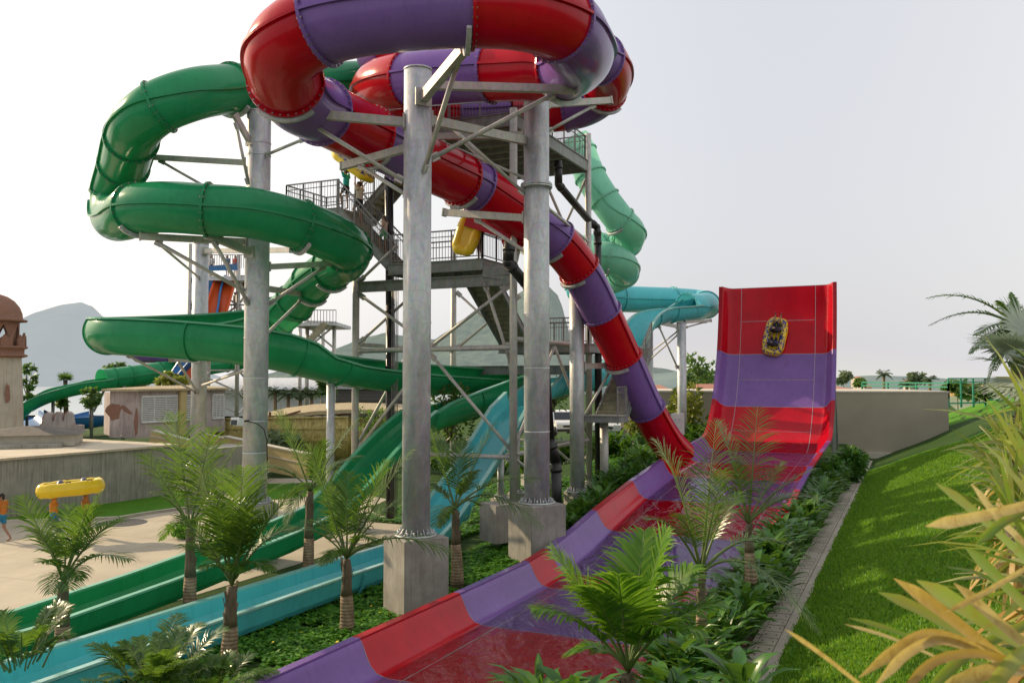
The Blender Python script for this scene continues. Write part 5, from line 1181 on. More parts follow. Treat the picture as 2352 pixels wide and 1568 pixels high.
# round shrub at the end of the hedge
def bush(label, c, rx, rz, n, mat, leaf, seed, name='shrub', cat='shrub', stem=True, group=None):
    rn = random.Random(seed); root = thing(name, label, cat, c, group); V, F = [], []; c = Vector(c); lumps = [(Vector((rn.uniform(-.6, .6) * rx, rn.uniform(-.6, .6) * rx, rz * rn.uniform(.35, 1.25))), rn.uniform(.3, .6)) for _ in range(9)]
    for k in range(n):
        lc, lr = rn.choice(lumps); d = Vector((rn.gauss(0, 1), rn.gauss(0, 1), rn.gauss(0, 1))).normalized(); p = c + lc + Vector((d.x * rx, d.y * rx, d.z * rz)) * lr * rn.uniform(.55, 1.0) ** .5
        if p.z < c.z: continue
        e = (d + Vector((rn.uniform(-.8, .8), rn.uniform(-.8, .8), rn.uniform(-.3, .9)))).normalized(); leafstrip(V, F, p, e, leaf * rn.uniform(.7, 1.3), leaf * .42, d, .15)
    npmesh('foliage', np.array(V), np.array(F), mat, tuple(c), root).location = (0, 0, 0)
    if stem:
        b = MB()
        for lc, lr in lumps: b.tube([c - Z * .1, c + lc * .5 + Vector((0, 0, 0)), c + lc], [.06 * rx, .04 * rx, .015 * rx], 6)
        b.build('branches', M['bark'], root)
    return root
bush('dense glossy shrub at the far end of the hedge against the grey building', ST(-2.95, 43.2, zg(-3.4, 43)), .85, 1.0, 1500, M['broad'], .3, 41)
bush('second glossy shrub at the far end of the hedge beside the tall red wall', ST(-3.35, 40, zg(-3.4, 40)), .7, .8, 1100, M['broad'], .28, 42)
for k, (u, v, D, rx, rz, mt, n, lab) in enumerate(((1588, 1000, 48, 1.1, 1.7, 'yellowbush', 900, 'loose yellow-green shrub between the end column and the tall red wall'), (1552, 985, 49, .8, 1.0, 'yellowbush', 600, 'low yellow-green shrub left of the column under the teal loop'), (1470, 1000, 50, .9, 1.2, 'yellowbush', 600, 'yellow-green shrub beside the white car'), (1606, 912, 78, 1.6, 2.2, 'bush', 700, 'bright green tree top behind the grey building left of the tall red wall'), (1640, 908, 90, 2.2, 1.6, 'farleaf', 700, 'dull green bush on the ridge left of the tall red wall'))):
    c = P(u, v, D); bush(lab, c, rx, rz, n, M[mt], .3 if D < 60 else .45, 60 + k)
# ground cover: one leafy mat between the slides
def cover(name, regions, mat, label, cat, size=.075, h=.10, seed=5):
    rg = np.random.default_rng(seed); Vs = []; Fs = []; off = 0
    for s0, s1, t0, t1, n in regions:
        u = rg.random(n); t = t0 + (t1 - t0) * u ** 1.5; s = s0 + (s1 - s0) * rg.random(n)
        zz_ = np.array([zg(a, b) for a, b in zip(s, t)])
        lump = np.array([mnoise.noise(Vector((a * 1.1, b * 1.1, 3))) + .5 * mnoise.noise(Vector((a * 3.5, b * 3.5, 9))) for a, b in zip(s, t)])
        keep = lump > -.42; s, t, zz_, lump = s[keep], t[keep], zz_[keep], lump[keep]; n = len(s)
        c = np.stack([s * nv.x + t * dv.x, s * nv.y + t * dv.y, zz_ + .02 + (h + .09 * (lump + .4)) * rg.random(n)], 1)
        a = rg.random(n) * 6.283; sz = size * (.6 + .8 * rg.random(n)) * (1 + .02 * t); tl = (rg.random(n) - .25) * .9
        ex = np.stack([np.cos(a), np.sin(a), tl * .8], 1) * sz[:, None]; ey = np.stack([-np.sin(a), np.cos(a), (rg.random(n) - .5) * .8], 1) * (sz * .38)[:, None]
        Vs.append(np.stack([c - ex * .5, c + ey, c + ex * .6, c - ey], 1).reshape(-1, 3)); Fs.append(np.arange(n * 4).reshape(-1, 4) + off); off += 4 * n
    return tag(npmesh(name, np.concatenate(Vs), np.concatenate(Fs), mat), label, cat, None, 'stuff')
cover('ground_cover', [(-13.55, -9.65, 9, 30, 70000), (-16.0, -15.1, 10, 30, 26000), (-15.3, -13.6, 8, 22, 6000), (-15.5, -9.6, 30, 46, 26000), (-21, -15.2, 30, 40, 10000)], M['cover'], 'low leafy green ground cover between the slide run-outs', 'ground cover')
cover('ground_flowers', [(-13.5, -9.8, 9, 28, 130), (-15.9, -15.2, 10, 24, 45)], M['flower'], 'tiny yellow flowers scattered through the ground cover', 'flowers', .05, .2, 8)
# blades on the bank and lawn
def blades(name, regions, label, seed=2):
    rg = np.random.default_rng(seed); Vs = []; off = 0
    for s0, s1, t0, t1, n, z0 in regions:
        t = t0 + (t1 - t0) * rg.random(n) ** 1.6; s = s0 + (s1 - s0) * rg.random(n) ** 1.15; z = np.array([zg(a, b) for a, b in zip(s, t)]) if z0 is None else np.full(n, z0)
        c = np.stack([s * nv.x + t * dv.x, s * nv.y + t * dv.y, z + .008], 1); a = rg.random(n) * 6.283; w = .008 + .0011 * t; hh = (.035 + .05 * rg.random(n)) * (1 + .012 * t); ln = np.stack([(rg.random(n) - .5) * .1, (rg.random(n) - .5) * .1, hh], 1)
        e = np.stack([np.cos(a) * w, np.sin(a) * w, 0 * a], 1); Vs.append(np.stack([c - e, c + e, c + ln], 1).reshape(-1, 3))
    V = np.concatenate(Vs); return tag(npmesh(name, V, np.arange(len(V)).reshape(-1, 3), M['grassblade']), label, 'grass', None, 'stuff')
blades('grass', [(-2.28, 5, 6, 48, 170000, None), (-3.6, -2.9, 18, 48, 14000, None)], 'short mown grass growing on the sloping bank and verge')
# sword-leaved plants at the right edge
def yucca(label, heads, base, seed, group='sword-leaved plants on the grass bank', name='sword_plant', nl=70):
    rn = random.Random(seed); base = Vector(base); root = thing(name, label, 'sword plant', base, group)
    for hc, L, w in heads:
        hc = Vector(hc); b = MB(); b.tube([base - Z * .2, base + (hc - base) * .5 + Vector((.08, 0, 0)), hc], [.12, .09, .07], 10); b.build('trunk', M['bark'], root)
        V, F, V2, F2 = [], [], [], []
        for k in range(nl):
            a = rn.uniform(0, 6.283); el = rn.uniform(-.9, 1.4); e = Vector((math.cos(a) * math.cos(el), math.sin(a) * math.cos(el), math.sin(el)))
            dead = el < -.25 and rn.random() < .75
            leafstrip(V2 if dead else V, F2 if dead else F, hc + e * .06 - Z * (.25 * (1.2 - el) * .5), e, L * rn.uniform(.65, 1.1), w * rn.uniform(.7, 1.2), Vector((rn.uniform(-.6, .6), rn.uniform(-.6, .6), 1)), (.18 if dead else .05) * rn.uniform(.3, 1.6), 4)
        npmesh('leaves', np.array(V), np.array(F), M['yucca'], tuple(base), root).location = (0, 0, 0)
        npmesh('dead_leaves', np.array(V2), np.array(F2), M['yuccadry'], tuple(base), root).location = (0, 0, 0)
    return root
def onb(p): # ground under a point
    s = p.x * nv.x + p.y * nv.y; t = p.x * dv.x + p.y * dv.y; return Vector((p.x, p.y, zg(s, t)))
Y = [('sword plant with mixed green and tan leaves above the bottom right corner plant', [((2440, 1270, 4.6), .72, .05), ((2420, 1400, 4.3), .6, .045)], 52, 90),
     ('sword plant halfway up the right edge with drooping straw-coloured leaves', [((2385, 1130, 6.4), .72, .05), ((2440, 1060, 6.8), .75, .05), ((2330, 1190, 6.1), .45, .04)], 53, 90),
     ('farthest sword plant on the right edge, green leaves reaching over the bank', [((2385, 985, 8.6), .95, .055), ((2440, 910, 9.4), .95, .055), ((2330, 1060, 8.4), .5, .045)], 54, 90)]
for lab, hs, sd, nl in Y:
    hh = [(P(*h), L, w) for h, L, w in hs]; yucca(lab, hh, onb(hh[0][0] + Vector((.1, .1, 0))), sd, nl=nl)
# the nearest sword plant: long blades, some green, most dried
hc = P(2420, 1520, 2.75); np_ = thing('sword_plant', 'sword plant with long dry tan leaves nearest the camera at the bottom right corner', 'sword plant', onb(hc), 'sword-leaved plants on the grass bank')
b = MB(); b.tube([onb(hc) - Z * .2, hc], [.11, .07], 10); b.build('trunk', M['bark'], np_)
def blade(root, pts, w, mat, nm, fold=.25):
    """long keeled blade along image-measured points (u, v, D)"""
    q = [P(*p) for p in pts]; sp, _ = spline(q, 7) if len(q) > 2 else ([q[0].lerp(q[1], k / 10) for k in range(11)], 0); k_ = len(sp); V, F = [], []
    for i, p in enumerate(sp):
        f = i / (k_ - 1); tg = (sp[min(i + 1, k_ - 1)] - sp[max(i - 1, 0)]).normalized(); s_ = tg.cross(Vector((.25, -1, .35))).normalized(); ww = w * (min(1, f * 5 + .06)) * (1 - .25 * f); nr = s_.cross(tg)
        V += [tuple(p - s_ * ww * .5 + nr * ww * fold), tuple(p), tuple(p + s_ * ww * .5 + nr * ww * fold)]
        if i: F += [(3 * i - 3, 3 * i - 2, 3 * i + 1, 3 * i), (3 * i - 2, 3 * i - 1, 3 * i + 2, 3 * i + 1)]
    npmesh(nm, np.array(V), np.array(F), mat, tuple(wloc(root)), root, True).location = (0, 0, 0)
for pts, w, dry in (([(2053, 1328, 2.5), (2180, 1420, 2.6), (2330, 1540, 2.7)], .046, 1), ([(2105, 1332, 2.7), (2230, 1410, 2.75), (2380, 1500, 2.8)], .062, 0), ([(2017, 1359, 2.9), (2100, 1395, 2.9), (2240, 1470, 2.9), (2380, 1530, 2.9)], .04, 0), ([(2126, 1208, 2.4), (2230, 1190, 2.5), (2380, 1155, 2.6)], .036, 1), ([(2172, 1406, 2.4), (2260, 1360, 2.45), (2380, 1290, 2.5)], .018, 1),
                    ([(1803, 1444, 2.3), (1890, 1505, 2.35), (2010, 1600, 2.4)], .014, 1), ([(1972, 1556, 2.4), (2050, 1495, 2.45), (2125, 1456, 2.5), (2250, 1490, 2.6), (2380, 1560, 2.7)], .034, 1), ([(2005, 1580, 2.3), (2080, 1500, 2.4), (2160, 1470, 2.5), (2300, 1520, 2.6)], .03, 1), ([(1949, 1418, 3.1), (2030, 1440, 3.1), (2130, 1478, 3.1), (2300, 1540, 3.1)], .02, 0), ([(1938, 1432, 3.2), (2040, 1462, 3.2), (2200, 1530, 3.2)], .014, 1),
                    ([(2150, 1110, 2.9), (2240, 1180, 2.9), (2400, 1330, 2.9)], .038, 0), ([(2215, 1255, 2.8), (2290, 1330, 2.8), (2400, 1440, 2.8)], .045, 0), ([(2190, 1338, 2.75), (2280, 1420, 2.75), (2390, 1510, 2.75)], .042, 1), ([(2060, 1600, 2.3), (2140, 1520, 2.35), (2240, 1500, 2.4), (2380, 1540, 2.5)], .028, 1), ([(2240, 1250, 2.6), (2300, 1200, 2.6), (2400, 1150, 2.6)], .03, 0), ([(2150, 1590, 2.5), (2250, 1545, 2.5), (2400, 1530, 2.6)], .05, 1), ([(2230, 1110, 3.0), (2290, 1190, 3.0), (2400, 1290, 3.0)], .032, 1), ([(2130, 1580, 2.9), (2220, 1500, 2.9), (2380, 1420, 2.9)], .04, 0), ([(2260, 1600, 2.4), (2310, 1530, 2.4), (2390, 1470, 2.5)], .05, 0)):
    blade(np_, pts, w, M['yuccadry' if dry else 'yucca'], 'dead_leaf' if dry else 'leaf')
# tall feather palm and silver fan palm at the right edge
pb = P(2345, 760, 13.5)
palm('tall palm at the upper right edge with ragged arching fronds', onb(pb), pb, [(2262, 715, .3, .2), (2228, 812, -.3, .5), (2262, 900, .4, .8), (2322, 672, .2, 0), (2290, 690, -.4, .1), (2375, 690, .3, .1), (2240, 770, -.6, .4), (2430, 760, .2, .5), (2330, 860, -.8, .9), (2285, 850, -.6, .8)], trunk_r=(.16, .14), seed=12, extra=3, size=.9, w=.035, lf=.22, group=None)
def fan(root, c, d, L, mat, rn, n=26, name='fan_leaf', stem=True):
    """fan leaf: pleated blades spreading from one point in a tilted plane"""
    d = Vector(d).normalized(); s = d.cross(Z).normalized(); V, F = [], []; c = Vector(c)
    for k in range(n):
        a = (k / (n - 1) - .5) * 4.2; e = (d * math.cos(a) + s * math.sin(a) + Z * .12 * abs(math.sin(a))).normalized(); leafstrip(V, F, c, e, L * (1 - .12 * abs(a) / 2.1) * rn.uniform(.9, 1.05), L * .11, s.cross(d) + e * .1, .05 + .04 * rn.random())
    o = npmesh(name, np.array(V), np.array(F), mat, tuple(wloc(root)), root); o.location = (0, 0, 0); return o
pc = P(2385, 850, 12.2); fp = thing('fan_palm', 'silvery fan palm at the right edge below the tall ragged palm', 'palm tree', onb(pc)); rn = random.Random(77)
b = MB(); b.tube([onb(pc) - Z * .2, pc], [.16, .14], 12); b.build('trunk', M['bark'], fp)
for u, v, dD in ((2310, 780, -.3), (2300, 830, .2), (2325, 880, -.5), (2345, 740, .2), (2290, 800, .4), (2350, 900, -.8), (2420, 780, .3)):
    q = P(u, v, pc.y + dD); d = (q - pc); fan(fp, pc + d * .75, d, .62, M['silver'], rn); b = MB(); b.tube([pc, pc + d * .75], [.02, .012], 6); b.build('leaf_stalk', M['stem'], fp)
# distant palms
def farpalm(label, u, vb, vn, D, L, seed, group, n=18, r=.2, leaf='farleaf'):
    rn = random.Random(seed); base, node = P(u, vb, D), P(u, vn, D); root = thing('palm_tree', label, 'palm tree', base, group); b = MB(); b.tube([base - Z * 2, base, node], [r * 1.3, r * 1.1, r], 10); b.build('trunk', M['trunk'], root); V, F = [], []
    for k in range(n):
        a = 6.283 * k / n + rn.uniform(-.2, .2); el = rn.uniform(-.5, 1.2); pts = []; T = node + Vector((math.cos(a) * math.cos(el), math.sin(a) * math.cos(el), math.sin(el) * .8 - .25)) * L; C = node + (T - node) * .45 + Z * L * .3
        f = lambda t: node * (1 - t) ** 2 + C * 2 * t * (1 - t) + T * t * t
        for j in range(16):
            t = .12 + .88 * j / 16; p = f(t); tg = (f(t + .03) - f(t - .03)).normalized(); sd = tg.cross(Z).normalized()
            for sg in (-1, 1): leafstrip(V, F, p, (sd * sg + tg * .6 - Z * .25).normalized(), L * .26 * math.sin(math.pi * (t * .85 + .1)) + .1, L * .05, Z, .15)
        leafstrip(V, F, node, (C - node).normalized(), L * 1.0, L * .03, Z, .3)
    npmesh('crown', np.array(V), np.array(F), M[leaf], tuple(base), root).location = (0, 0, 0)
M['dpalm'] = leafmat('far_palm_leaf', GR((.05, .08, .04), (.07, .11, .05), (.10, .14, .06)), .2, .6)
farpalm('tallest far palm, standing alone on the skyline right of the tall red wall', 2030, 893, 858, 95, 1.05, 1, 'far palms on the skyline', leaf='dpalm', r=.14)
farpalm('left one of the two low dense far palms behind the grey building', 2083, 895, 880, 90, 1.05, 2, 'far palms on the skyline', leaf='dpalm', r=.16)
farpalm('right one of the two low dense far palms behind the grey building', 2136, 893, 872, 90, 1.0, 3, 'far palms on the skyline', leaf='dpalm', r=.14)
# trees
def tree(label, u, vb, vt, D, w, n, mat, seed, leaf=.35, group=None, airy=.35, name='tree'):
    rn = random.Random(seed); base = P(u, vb, D); H = P(u, vt, D).z - base.z; root = thing(name, label, 'tree', base, group); b = MB(); V, F = [], []; W = w * D / FOC
    b.tube([base - Z * 1, base + Z * H * .25, base + Z * H * .55], [H * .028, H * .022, H * .012], 8); cl = []
    for k in range(13):
        a = rn.uniform(0, 6.283); rr_ = W * rn.uniform(.1, 1) ** .6; z = H * rn.uniform(.38, .98); rr_ *= (1.15 - abs(z / H - .62)); c = base + Vector((math.cos(a) * rr_ * .75, math.sin(a) * rr_ * .75, z)); cl.append((c, W * rn.uniform(.22, .42)))
        b.tube([base + Z * H * rn.uniform(.2, .5), (base + Z * H * .5 + c) / 2, c], [H * .012, H * .008, H * .003], 5)
    b.build('trunk', M['bark'], root)
    for k in range(n):
        c, r_ = rn.choice(cl); d = Vector((rn.gauss(0, 1), rn.gauss(0, 1), rn.gauss(0, .7))).normalized(); p = c + d * r_ * rn.uniform(airy, 1); e = Vector((rn.uniform(-1, 1), rn.uniform(-1, 1), rn.uniform(-.5, .7))).normalized(); leafstrip(V, F, p, e, leaf * rn.uniform(.7, 1.3), leaf * .5, d, .15)
    npmesh('crown', np.array(V), np.array(F), mat, tuple(base), root).location = (0, 0, 0); return root
tg_ = 'airy trees by the lake'
tree('airy tree between the posts of the distant flume', 207, 958, 890, 72, 24, 800, M['bush'], 71, .32, tg_)
tree('airy tree whose crown shows above the distant flume', 262, 935, 836, 84, 28, 700, M['bush'], 72, .4, tg_)
tree('thin tree standing left of the flume posts near the lake shore', 140, 950, 905, 76, 18, 500, M['bush'], 73, .3, tg_)
tree('leafy tree partly hidden by the brick turret', 62, 960, 838, 74, 20, 800, M['bush'], 74, .32, None)
tree('bright bushy tree at the foot of the orange chute', 393, 905, 858, 60, 32, 1500, M['yellowbush'], 75, .3, None)
tree('bright green tree at the right end of the dark far palms', 750, 925, 870, 66, 26, 1300, M['bush'], 76, .32, None)
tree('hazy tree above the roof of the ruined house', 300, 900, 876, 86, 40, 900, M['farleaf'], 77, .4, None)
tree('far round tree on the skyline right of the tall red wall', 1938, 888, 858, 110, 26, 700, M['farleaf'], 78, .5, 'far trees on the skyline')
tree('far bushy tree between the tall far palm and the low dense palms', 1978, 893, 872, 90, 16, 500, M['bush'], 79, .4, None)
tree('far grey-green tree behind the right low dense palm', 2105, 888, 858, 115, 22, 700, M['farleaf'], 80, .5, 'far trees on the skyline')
for k, (u, vb, w) in enumerate(((2200, 900, 30), (2250, 905, 34), (2300, 895, 30))):
    tree(('dark bushy tree behind the left bay of the green fence', 'dark bushy tree behind the middle of the green fence', 'dark bushy tree at the right end of the green fence')[k], u, vb + 22, vb - 18, 82 + 4 * k, w, 800, M['bush'], 90 + k, .5, 'bushes behind the green fence')
tree('small tree in front of the terracotta roof behind the end column', 1582, 910, 862, 70, 24, 800, M['bush'], 95, .35, None)
fpl = thing('fan_palm', 'small fan palm standing behind the distant flume', 'palm tree', P(152, 950, 78)); rn = random.Random(5); c = P(150, 872, 78); b = MB(); b.tube([P(152, 955, 78), c], [.22, .18], 8); b.build('trunk', M['bark'], fpl)
for k in range(16):
    a = 6.283 * k / 16; el = rn.uniform(-.3, 1.2); d = Vector((math.cos(a) * math.cos(el), math.sin(a) * math.cos(el), math.sin(el))); fan(fpl, c + d * .25, d, .75, M['bush'], rn, 12)
for k, (u, v) in enumerate(((632, 905), (662, 908), (690, 905), (716, 908))):
    farpalm(('dark fan-leaved palm just right of the floodlight column, behind the thatched hut', 'dark palm second from the floodlight column, behind the hut', 'dark palm third from the floodlight column, behind the hut', 'dark palm beside the bright green tree, behind the hut')[k], u, v + 30, v - 4, 64, .95, 30 + k, 'dark palms behind the thatched hut', 16, .12, 'dpalm')
bush('climbing shrub with bright leaves under the far side of the teal chute', P(1028, 1010, 36), 1.0, 1.6, 900, M['bush'], .2, 97)
bush('low leafy shrub by the tower stairs between the two big right columns', P(1270, 940, 41), .8, .9, 500, M['bush'], .2, 98)
bush('leafy shrub beside the bamboo fence behind the slender palm', P(860, 1030, 50), 1.0, 1.4, 700, M['bush'], .22, 99)
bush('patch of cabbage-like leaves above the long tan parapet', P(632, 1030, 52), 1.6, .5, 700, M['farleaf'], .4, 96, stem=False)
bush('small round plant in the gap of the kerb beside the green run-out', G(420, 1232, .05), .5, .3, 400, M['cover'], .16, 94)

# ------------------------------------------------------------------ people and rafts
def remesh(b, name, mat, parent, vox, sm=2):
    o = b.build(name, mat, parent); m = o.modifiers.new('r', 'REMESH'); m.mode = 'VOXEL'; m.voxel_size = vox; s = o.modifiers.new('s', 'SMOOTH'); s.iterations = sm; s.factor = .5
    dg = bpy.context.evaluated_depsgraph_get(); me = bpy.data.meshes.new_from_object(o.evaluated_get(dg)); o.modifiers.clear(); o.data = me
    me.materials.clear(); me.materials.append(mat); me.polygons.foreach_set('use_smooth', [True] * len(me.polygons)); return o
def caps(b, p, q, r0, r1):
    p, q = Vector(p), Vector(q); d = q - p; L = max(d.length, 1e-4); d.normalize(); pts, rs = [], []
    for k in (-.95, -.7, -.35): pts.append(p + d * r0 * k); rs.append(r0 * math.sqrt(1 - k * k))
    for k in range(5): f = k / 4; pts.append(p + (q - p) * f); rs.append(r0 + (r1 - r0) * f)
    for k in (.35, .7, .95): pts.append(q + d * r1 * k); rs.append(r1 * math.sqrt(1 - k * k))
    b.tube(pts, rs, 12)
def person(label, loc, rz, J=None, h=1.7, shirt=None, shorts=None, skin='skin', hairlen=0, cap=None, sleeves=True, female=False, group=None, rot=None, vox=.012):
    """J overrides joints (x right, y ahead, z up, metres at 1.7 m height)"""
    j = dict(pel=(0, 0, .95), chest=(0, .0, 1.26), neck=(0, .0, 1.44), head=(0, .02, 1.58), shL=(-.18, 0, 1.39), shR=(.18, 0, 1.39), elL=(-.24, -.02, 1.12), elR=(.24, -.02, 1.12), haL=(-.25, .08, .88), haR=(.25, .08, .88), hiL=(-.09, 0, .92), hiR=(.09, 0, .92), knL=(-.10, .02, .50), knR=(.10, .02, .50), anL=(-.10, -.02, .08), anR=(.10, -.02, .08), toL=(-.12, .14, .03), toR=(.12, .14, .03))
    j.update(J or {}); k_ = h / 1.7; j = {a: Vector(c) * k_ for a, c in j.items()}; s = k_ * (.92 if female else 1)
    root = thing('person', label, 'person', (0, 0, 0), group); b = MB()
    hd = j['head']; nk = j['neck']; fwd = Vector((0, 1, 0)); face = (fwd - (hd - nk).normalized() * fwd.dot((hd - nk).normalized())).normalized()
    caps(b, j['pel'], j['chest'], .125 * s, .135 * s); caps(b, j['shL'], j['shR'], .075 * s, .075 * s); caps(b, j['chest'], nk, .12 * s, .06 * s); caps(b, nk, hd, .052 * s, .055 * s)
    up = (hd - nk).normalized()
    caps(b, hd - up * .03 * s + face * .015, hd + up * .06 * s, .078 * s, .092 * s); caps(b, hd - up * .07 * s + face * .05 * s, hd, .045 * s, .06 * s); caps(b, hd + face * .09 * s + up * .015 * s, hd + face * .105 * s - up * .02 * s, .012 * s, .018 * s)
    side = up.cross(face)
    for sg in (-1, 1): caps(b, hd + side * sg * .09 * s, hd + side * sg * .097 * s + up * .02 * s, .018 * s, .02 * s)
    for S in 'LR':
        caps(b, j['sh' + S], j['el' + S], .052 * s, .040 * s); caps(b, j['el' + S], j['ha' + S], .040 * s, .026 * s); d = (j['ha' + S] - j['el' + S]).normalized(); sd = d.cross(fwd)
        sd = sd.normalized() if sd.length > .1 else Vector((1, 0, 0)); pn = sd.cross(d)
        caps(b, j['ha' + S], j['ha' + S] + d * .06 * s, .03 * s, .035 * s)
        for f in range(4):
            r_ = j['ha' + S] + d * .075 * s + sd * (f - 1.5) * .021 * s; L = (.055, .066, .062, .048)[f] * s; m_ = r_ + d * L * .6 + pn * .008 * s; caps(b, r_, m_, .010 * s, .009 * s); caps(b, m_, m_ + d * L * .4 + pn * .02 * s, .009 * s, .008 * s)
        r_ = j['ha' + S] + d * .02 * s + sd * .03 * s; caps(b, r_, r_ + (d + sd * .8).normalized() * .055 * s, .012 * s, .009 * s)
        caps(b, j['hi' + S], j['kn' + S], .085 * s, .056 * s); caps(b, j['kn' + S], j['an' + S], .054 * s, .034 * s); caps(b, j['an' + S] - Vector((0, 0, .02)) * s, j['to' + S], .038 * s, .03 * s)
    body = remesh(b, 'body', M[skin], root, vox)
    b = MB(); b.lathe((0, 0, 0), [(0, .098 * s), (.06 * s, .08 * s), (.096 * s, .03 * s), (.1 * s, -.02 * s)], 16); hb = MB()
    rotm = Matrix((side, face, up)).transposed()
    for v in b.v: pass
    hb.add([hd + up * .045 * s - face * .015 * s + rotm @ (Vector(v) * 1.04) for v in b.v], b.f, 0, True)
    if hairlen: caps(hb, hd - face * .075 * s + up * .05 * s, hd - face * .1 * s - up * hairlen * s, .055 * s, .022 * s)
    else: caps(hb, hd - face * .05 * s + up * .05 * s, hd - face * .06 * s - up * .04 * s, .06 * s, .05 * s)
    hb.build('hair', M['hair'], root)
    b = MB()
    for sg in (-1, 1): q = hd + face * .087 * s + side * sg * .032 * s + up * .022 * s; b.lathe(q, [(0, -.008), (.011, -.004), (.011, .004), (0, .008)], 8)
    b.build('eyes', M['hair'], root)
    if shirt:
        b = MB(); caps(b, j['pel'] + up * .03 * s, j['chest'], .142 * s, .15 * s); caps(b, j['shL'], j['shR'], .088 * s, .088 * s); caps(b, j['chest'], nk - up * .03, .13 * s, .075 * s)
        if sleeves:
            for S in 'LR': caps(b, j['sh' + S], j['sh' + S] + (j['el' + S] - j['sh' + S]) * (.6 if sleeves is True else 1.0), .068 * s, .062 * s)
        remesh(b, 'shirt', shirt, root, .014)
    if shorts:
        b = MB(); caps(b, j['pel'], j['pel'] + up * .06 * s, .14 * s, .135 * s)
        for S in 'LR': caps(b, j['hi' + S], j['hi' + S] + (j['kn' + S] - j['hi' + S]) * .55, .105 * s, .088 * s)
        remesh(b, 'shorts', shorts, root, .014)
    if cap:
        b = MB(); vs = []; t_ = MB(); t_.lathe((0, 0, 0), [(0, .115 * s), (.07 * s, .095 * s), (.108 * s, .03 * s), (.11 * s, .0)], 16); b.add([hd + up * .05 * s + rotm @ Vector(v) for v in t_.v], t_.f, 0, True)
        b.bar(hd + up * .055 * s + face * .08 * s, hd + up * .04 * s + face * .19 * s, .15 * s, .015 * s); b.build('cap', cap, root)
    if rot is not None: root.matrix_world = Matrix.Translation(loc) @ rot.to_4x4()
    else: root.location = loc; root.rotation_euler = (0, 0, rz)
    return root
def raft(label, loc, rot, L=2.1, W=1.12, mt='raft', zs=1, group='yellow two-person rafts'):
    """inflatable two-seat raft: outer ring, floor and two backrests; local x across, y along, z up"""
    root = thing('raft', label, 'raft', (0, 0, 0), group); n = 48; pts = []
    for k in range(n):
        a = 2 * math.pi * k / n; e = .42; x = math.copysign(abs(math.cos(a)) ** e, math.cos(a)) * (W / 2 - .19); y = math.copysign(abs(math.sin(a)) ** .62, math.sin(a)) * (L / 2 - .19); pts.append(Vector((x, y, 0)))
    b = MB(); ring = []
    for k in range(n):
        tg = (pts[(k + 1) % n] - pts[k - 1]).normalized(); o = tg.cross(Z).normalized(); r_ = .19 * (1 + .05 * math.sin(k * 1.05)); ring.append([pts[k] + o * (r_ * math.cos(c)) + Z * (r_ * math.sin(c)) for c in (2 * math.pi * j / 12 for j in range(13))])
    b.grid(ring + [ring[0]], 0, True); b.build('tube', M[mt], root)
    b = MB(); b.prism([p * .95 - Z * .12 for p in pts], (0, 0, .10)); b.build('floor', M['raftyellow'], root)
    for y in (-.42, .35):
        b = MB(); b.tube([Vector((-.36, y - .05, .02)), Vector((-.2, y + .05, .1)), Vector((0, y + .08, .12)), Vector((.2, y + .05, .1)), Vector((.36, y - .05, .02))], [.09, .12, .13, .12, .09], 10); b.build('backrest', M['navy'], root)
    for x in (-.47, .47):
        for y in (-.1, .6): b = MB(); b.tube([Vector((x * .9, y - .1, .14)), Vector((x * .95, y - .06, .2)), Vector((x * .95, y + .06, .2)), Vector((x * .9, y + .1, .14))], .015, 6); b.build('handle', M['pipe'], root)
    root.matrix_world = Matrix.Translation(loc) @ rot.to_4x4() @ Matrix.Diagonal((1, 1, zs, 1)); return root
def basis(x, y, z): return Matrix((Vector(x).normalized(), Vector(y).normalized(), Vector(z).normalized())).transposed()
C = lambda *c: plain('cloth_%d' % len(bpy.data.materials), c, .85)
RAISE = dict(elL=(-.26, .05, 1.58), elR=(.26, .05, 1.58), haL=(-.20, .08, 1.80), haR=(.20, .08, 1.80), head=(0, .03, 1.58))
WALK = dict(knL=(-.09, .18, .52), anL=(-.09, .12, .12), toL=(-.1, .27, .08), knR=(.09, -.02, .50), anR=(.09, -.30, .14), toR=(.1, -.16, .03))
# plaza: two people under a raft, and a man at the frame edge
pA, pB = G(210 - 88, 1238, .012), G(195, 1232, .012)
hdg = (pB - pA); hz = math.atan2(hdg.y, hdg.x) - math.pi / 2 
person('person in orange shirt and blue shorts carrying the rear of the plaza raft', pA, hz, {**RAISE, **WALK}, 1.66, C(.62, .22, .02), C(.02, .20, .48))
person('person in black shorts carrying the front of the raft on the plaza', pB, hz, {**RAISE, **WALK}, 1.68, C(.40, .16, .03), C(.015, .015, .02))
mid = (pA + pB) / 2 + Z * 1.82; yy = hdg.normalized(); yy.z = .06; raft('yellow raft carried overhead by two people on the plaza at the left', mid + Vector((.03, 0, .0)), basis(yy.cross(Z), yy, yy.cross(Z).cross(yy) * -1 if False else (yy.cross(Z)).cross(yy)), 2.3, 1.2, 'raftyellow', zs=1.35)
person('person in dark cap, orange top and blue shorts at the plaza\'s left edge', G(3, 1243, .012), R(80), WALK, 1.68, C(.55, .18, .03), C(.02, .22, .42), cap=C(.02, .015, .015))
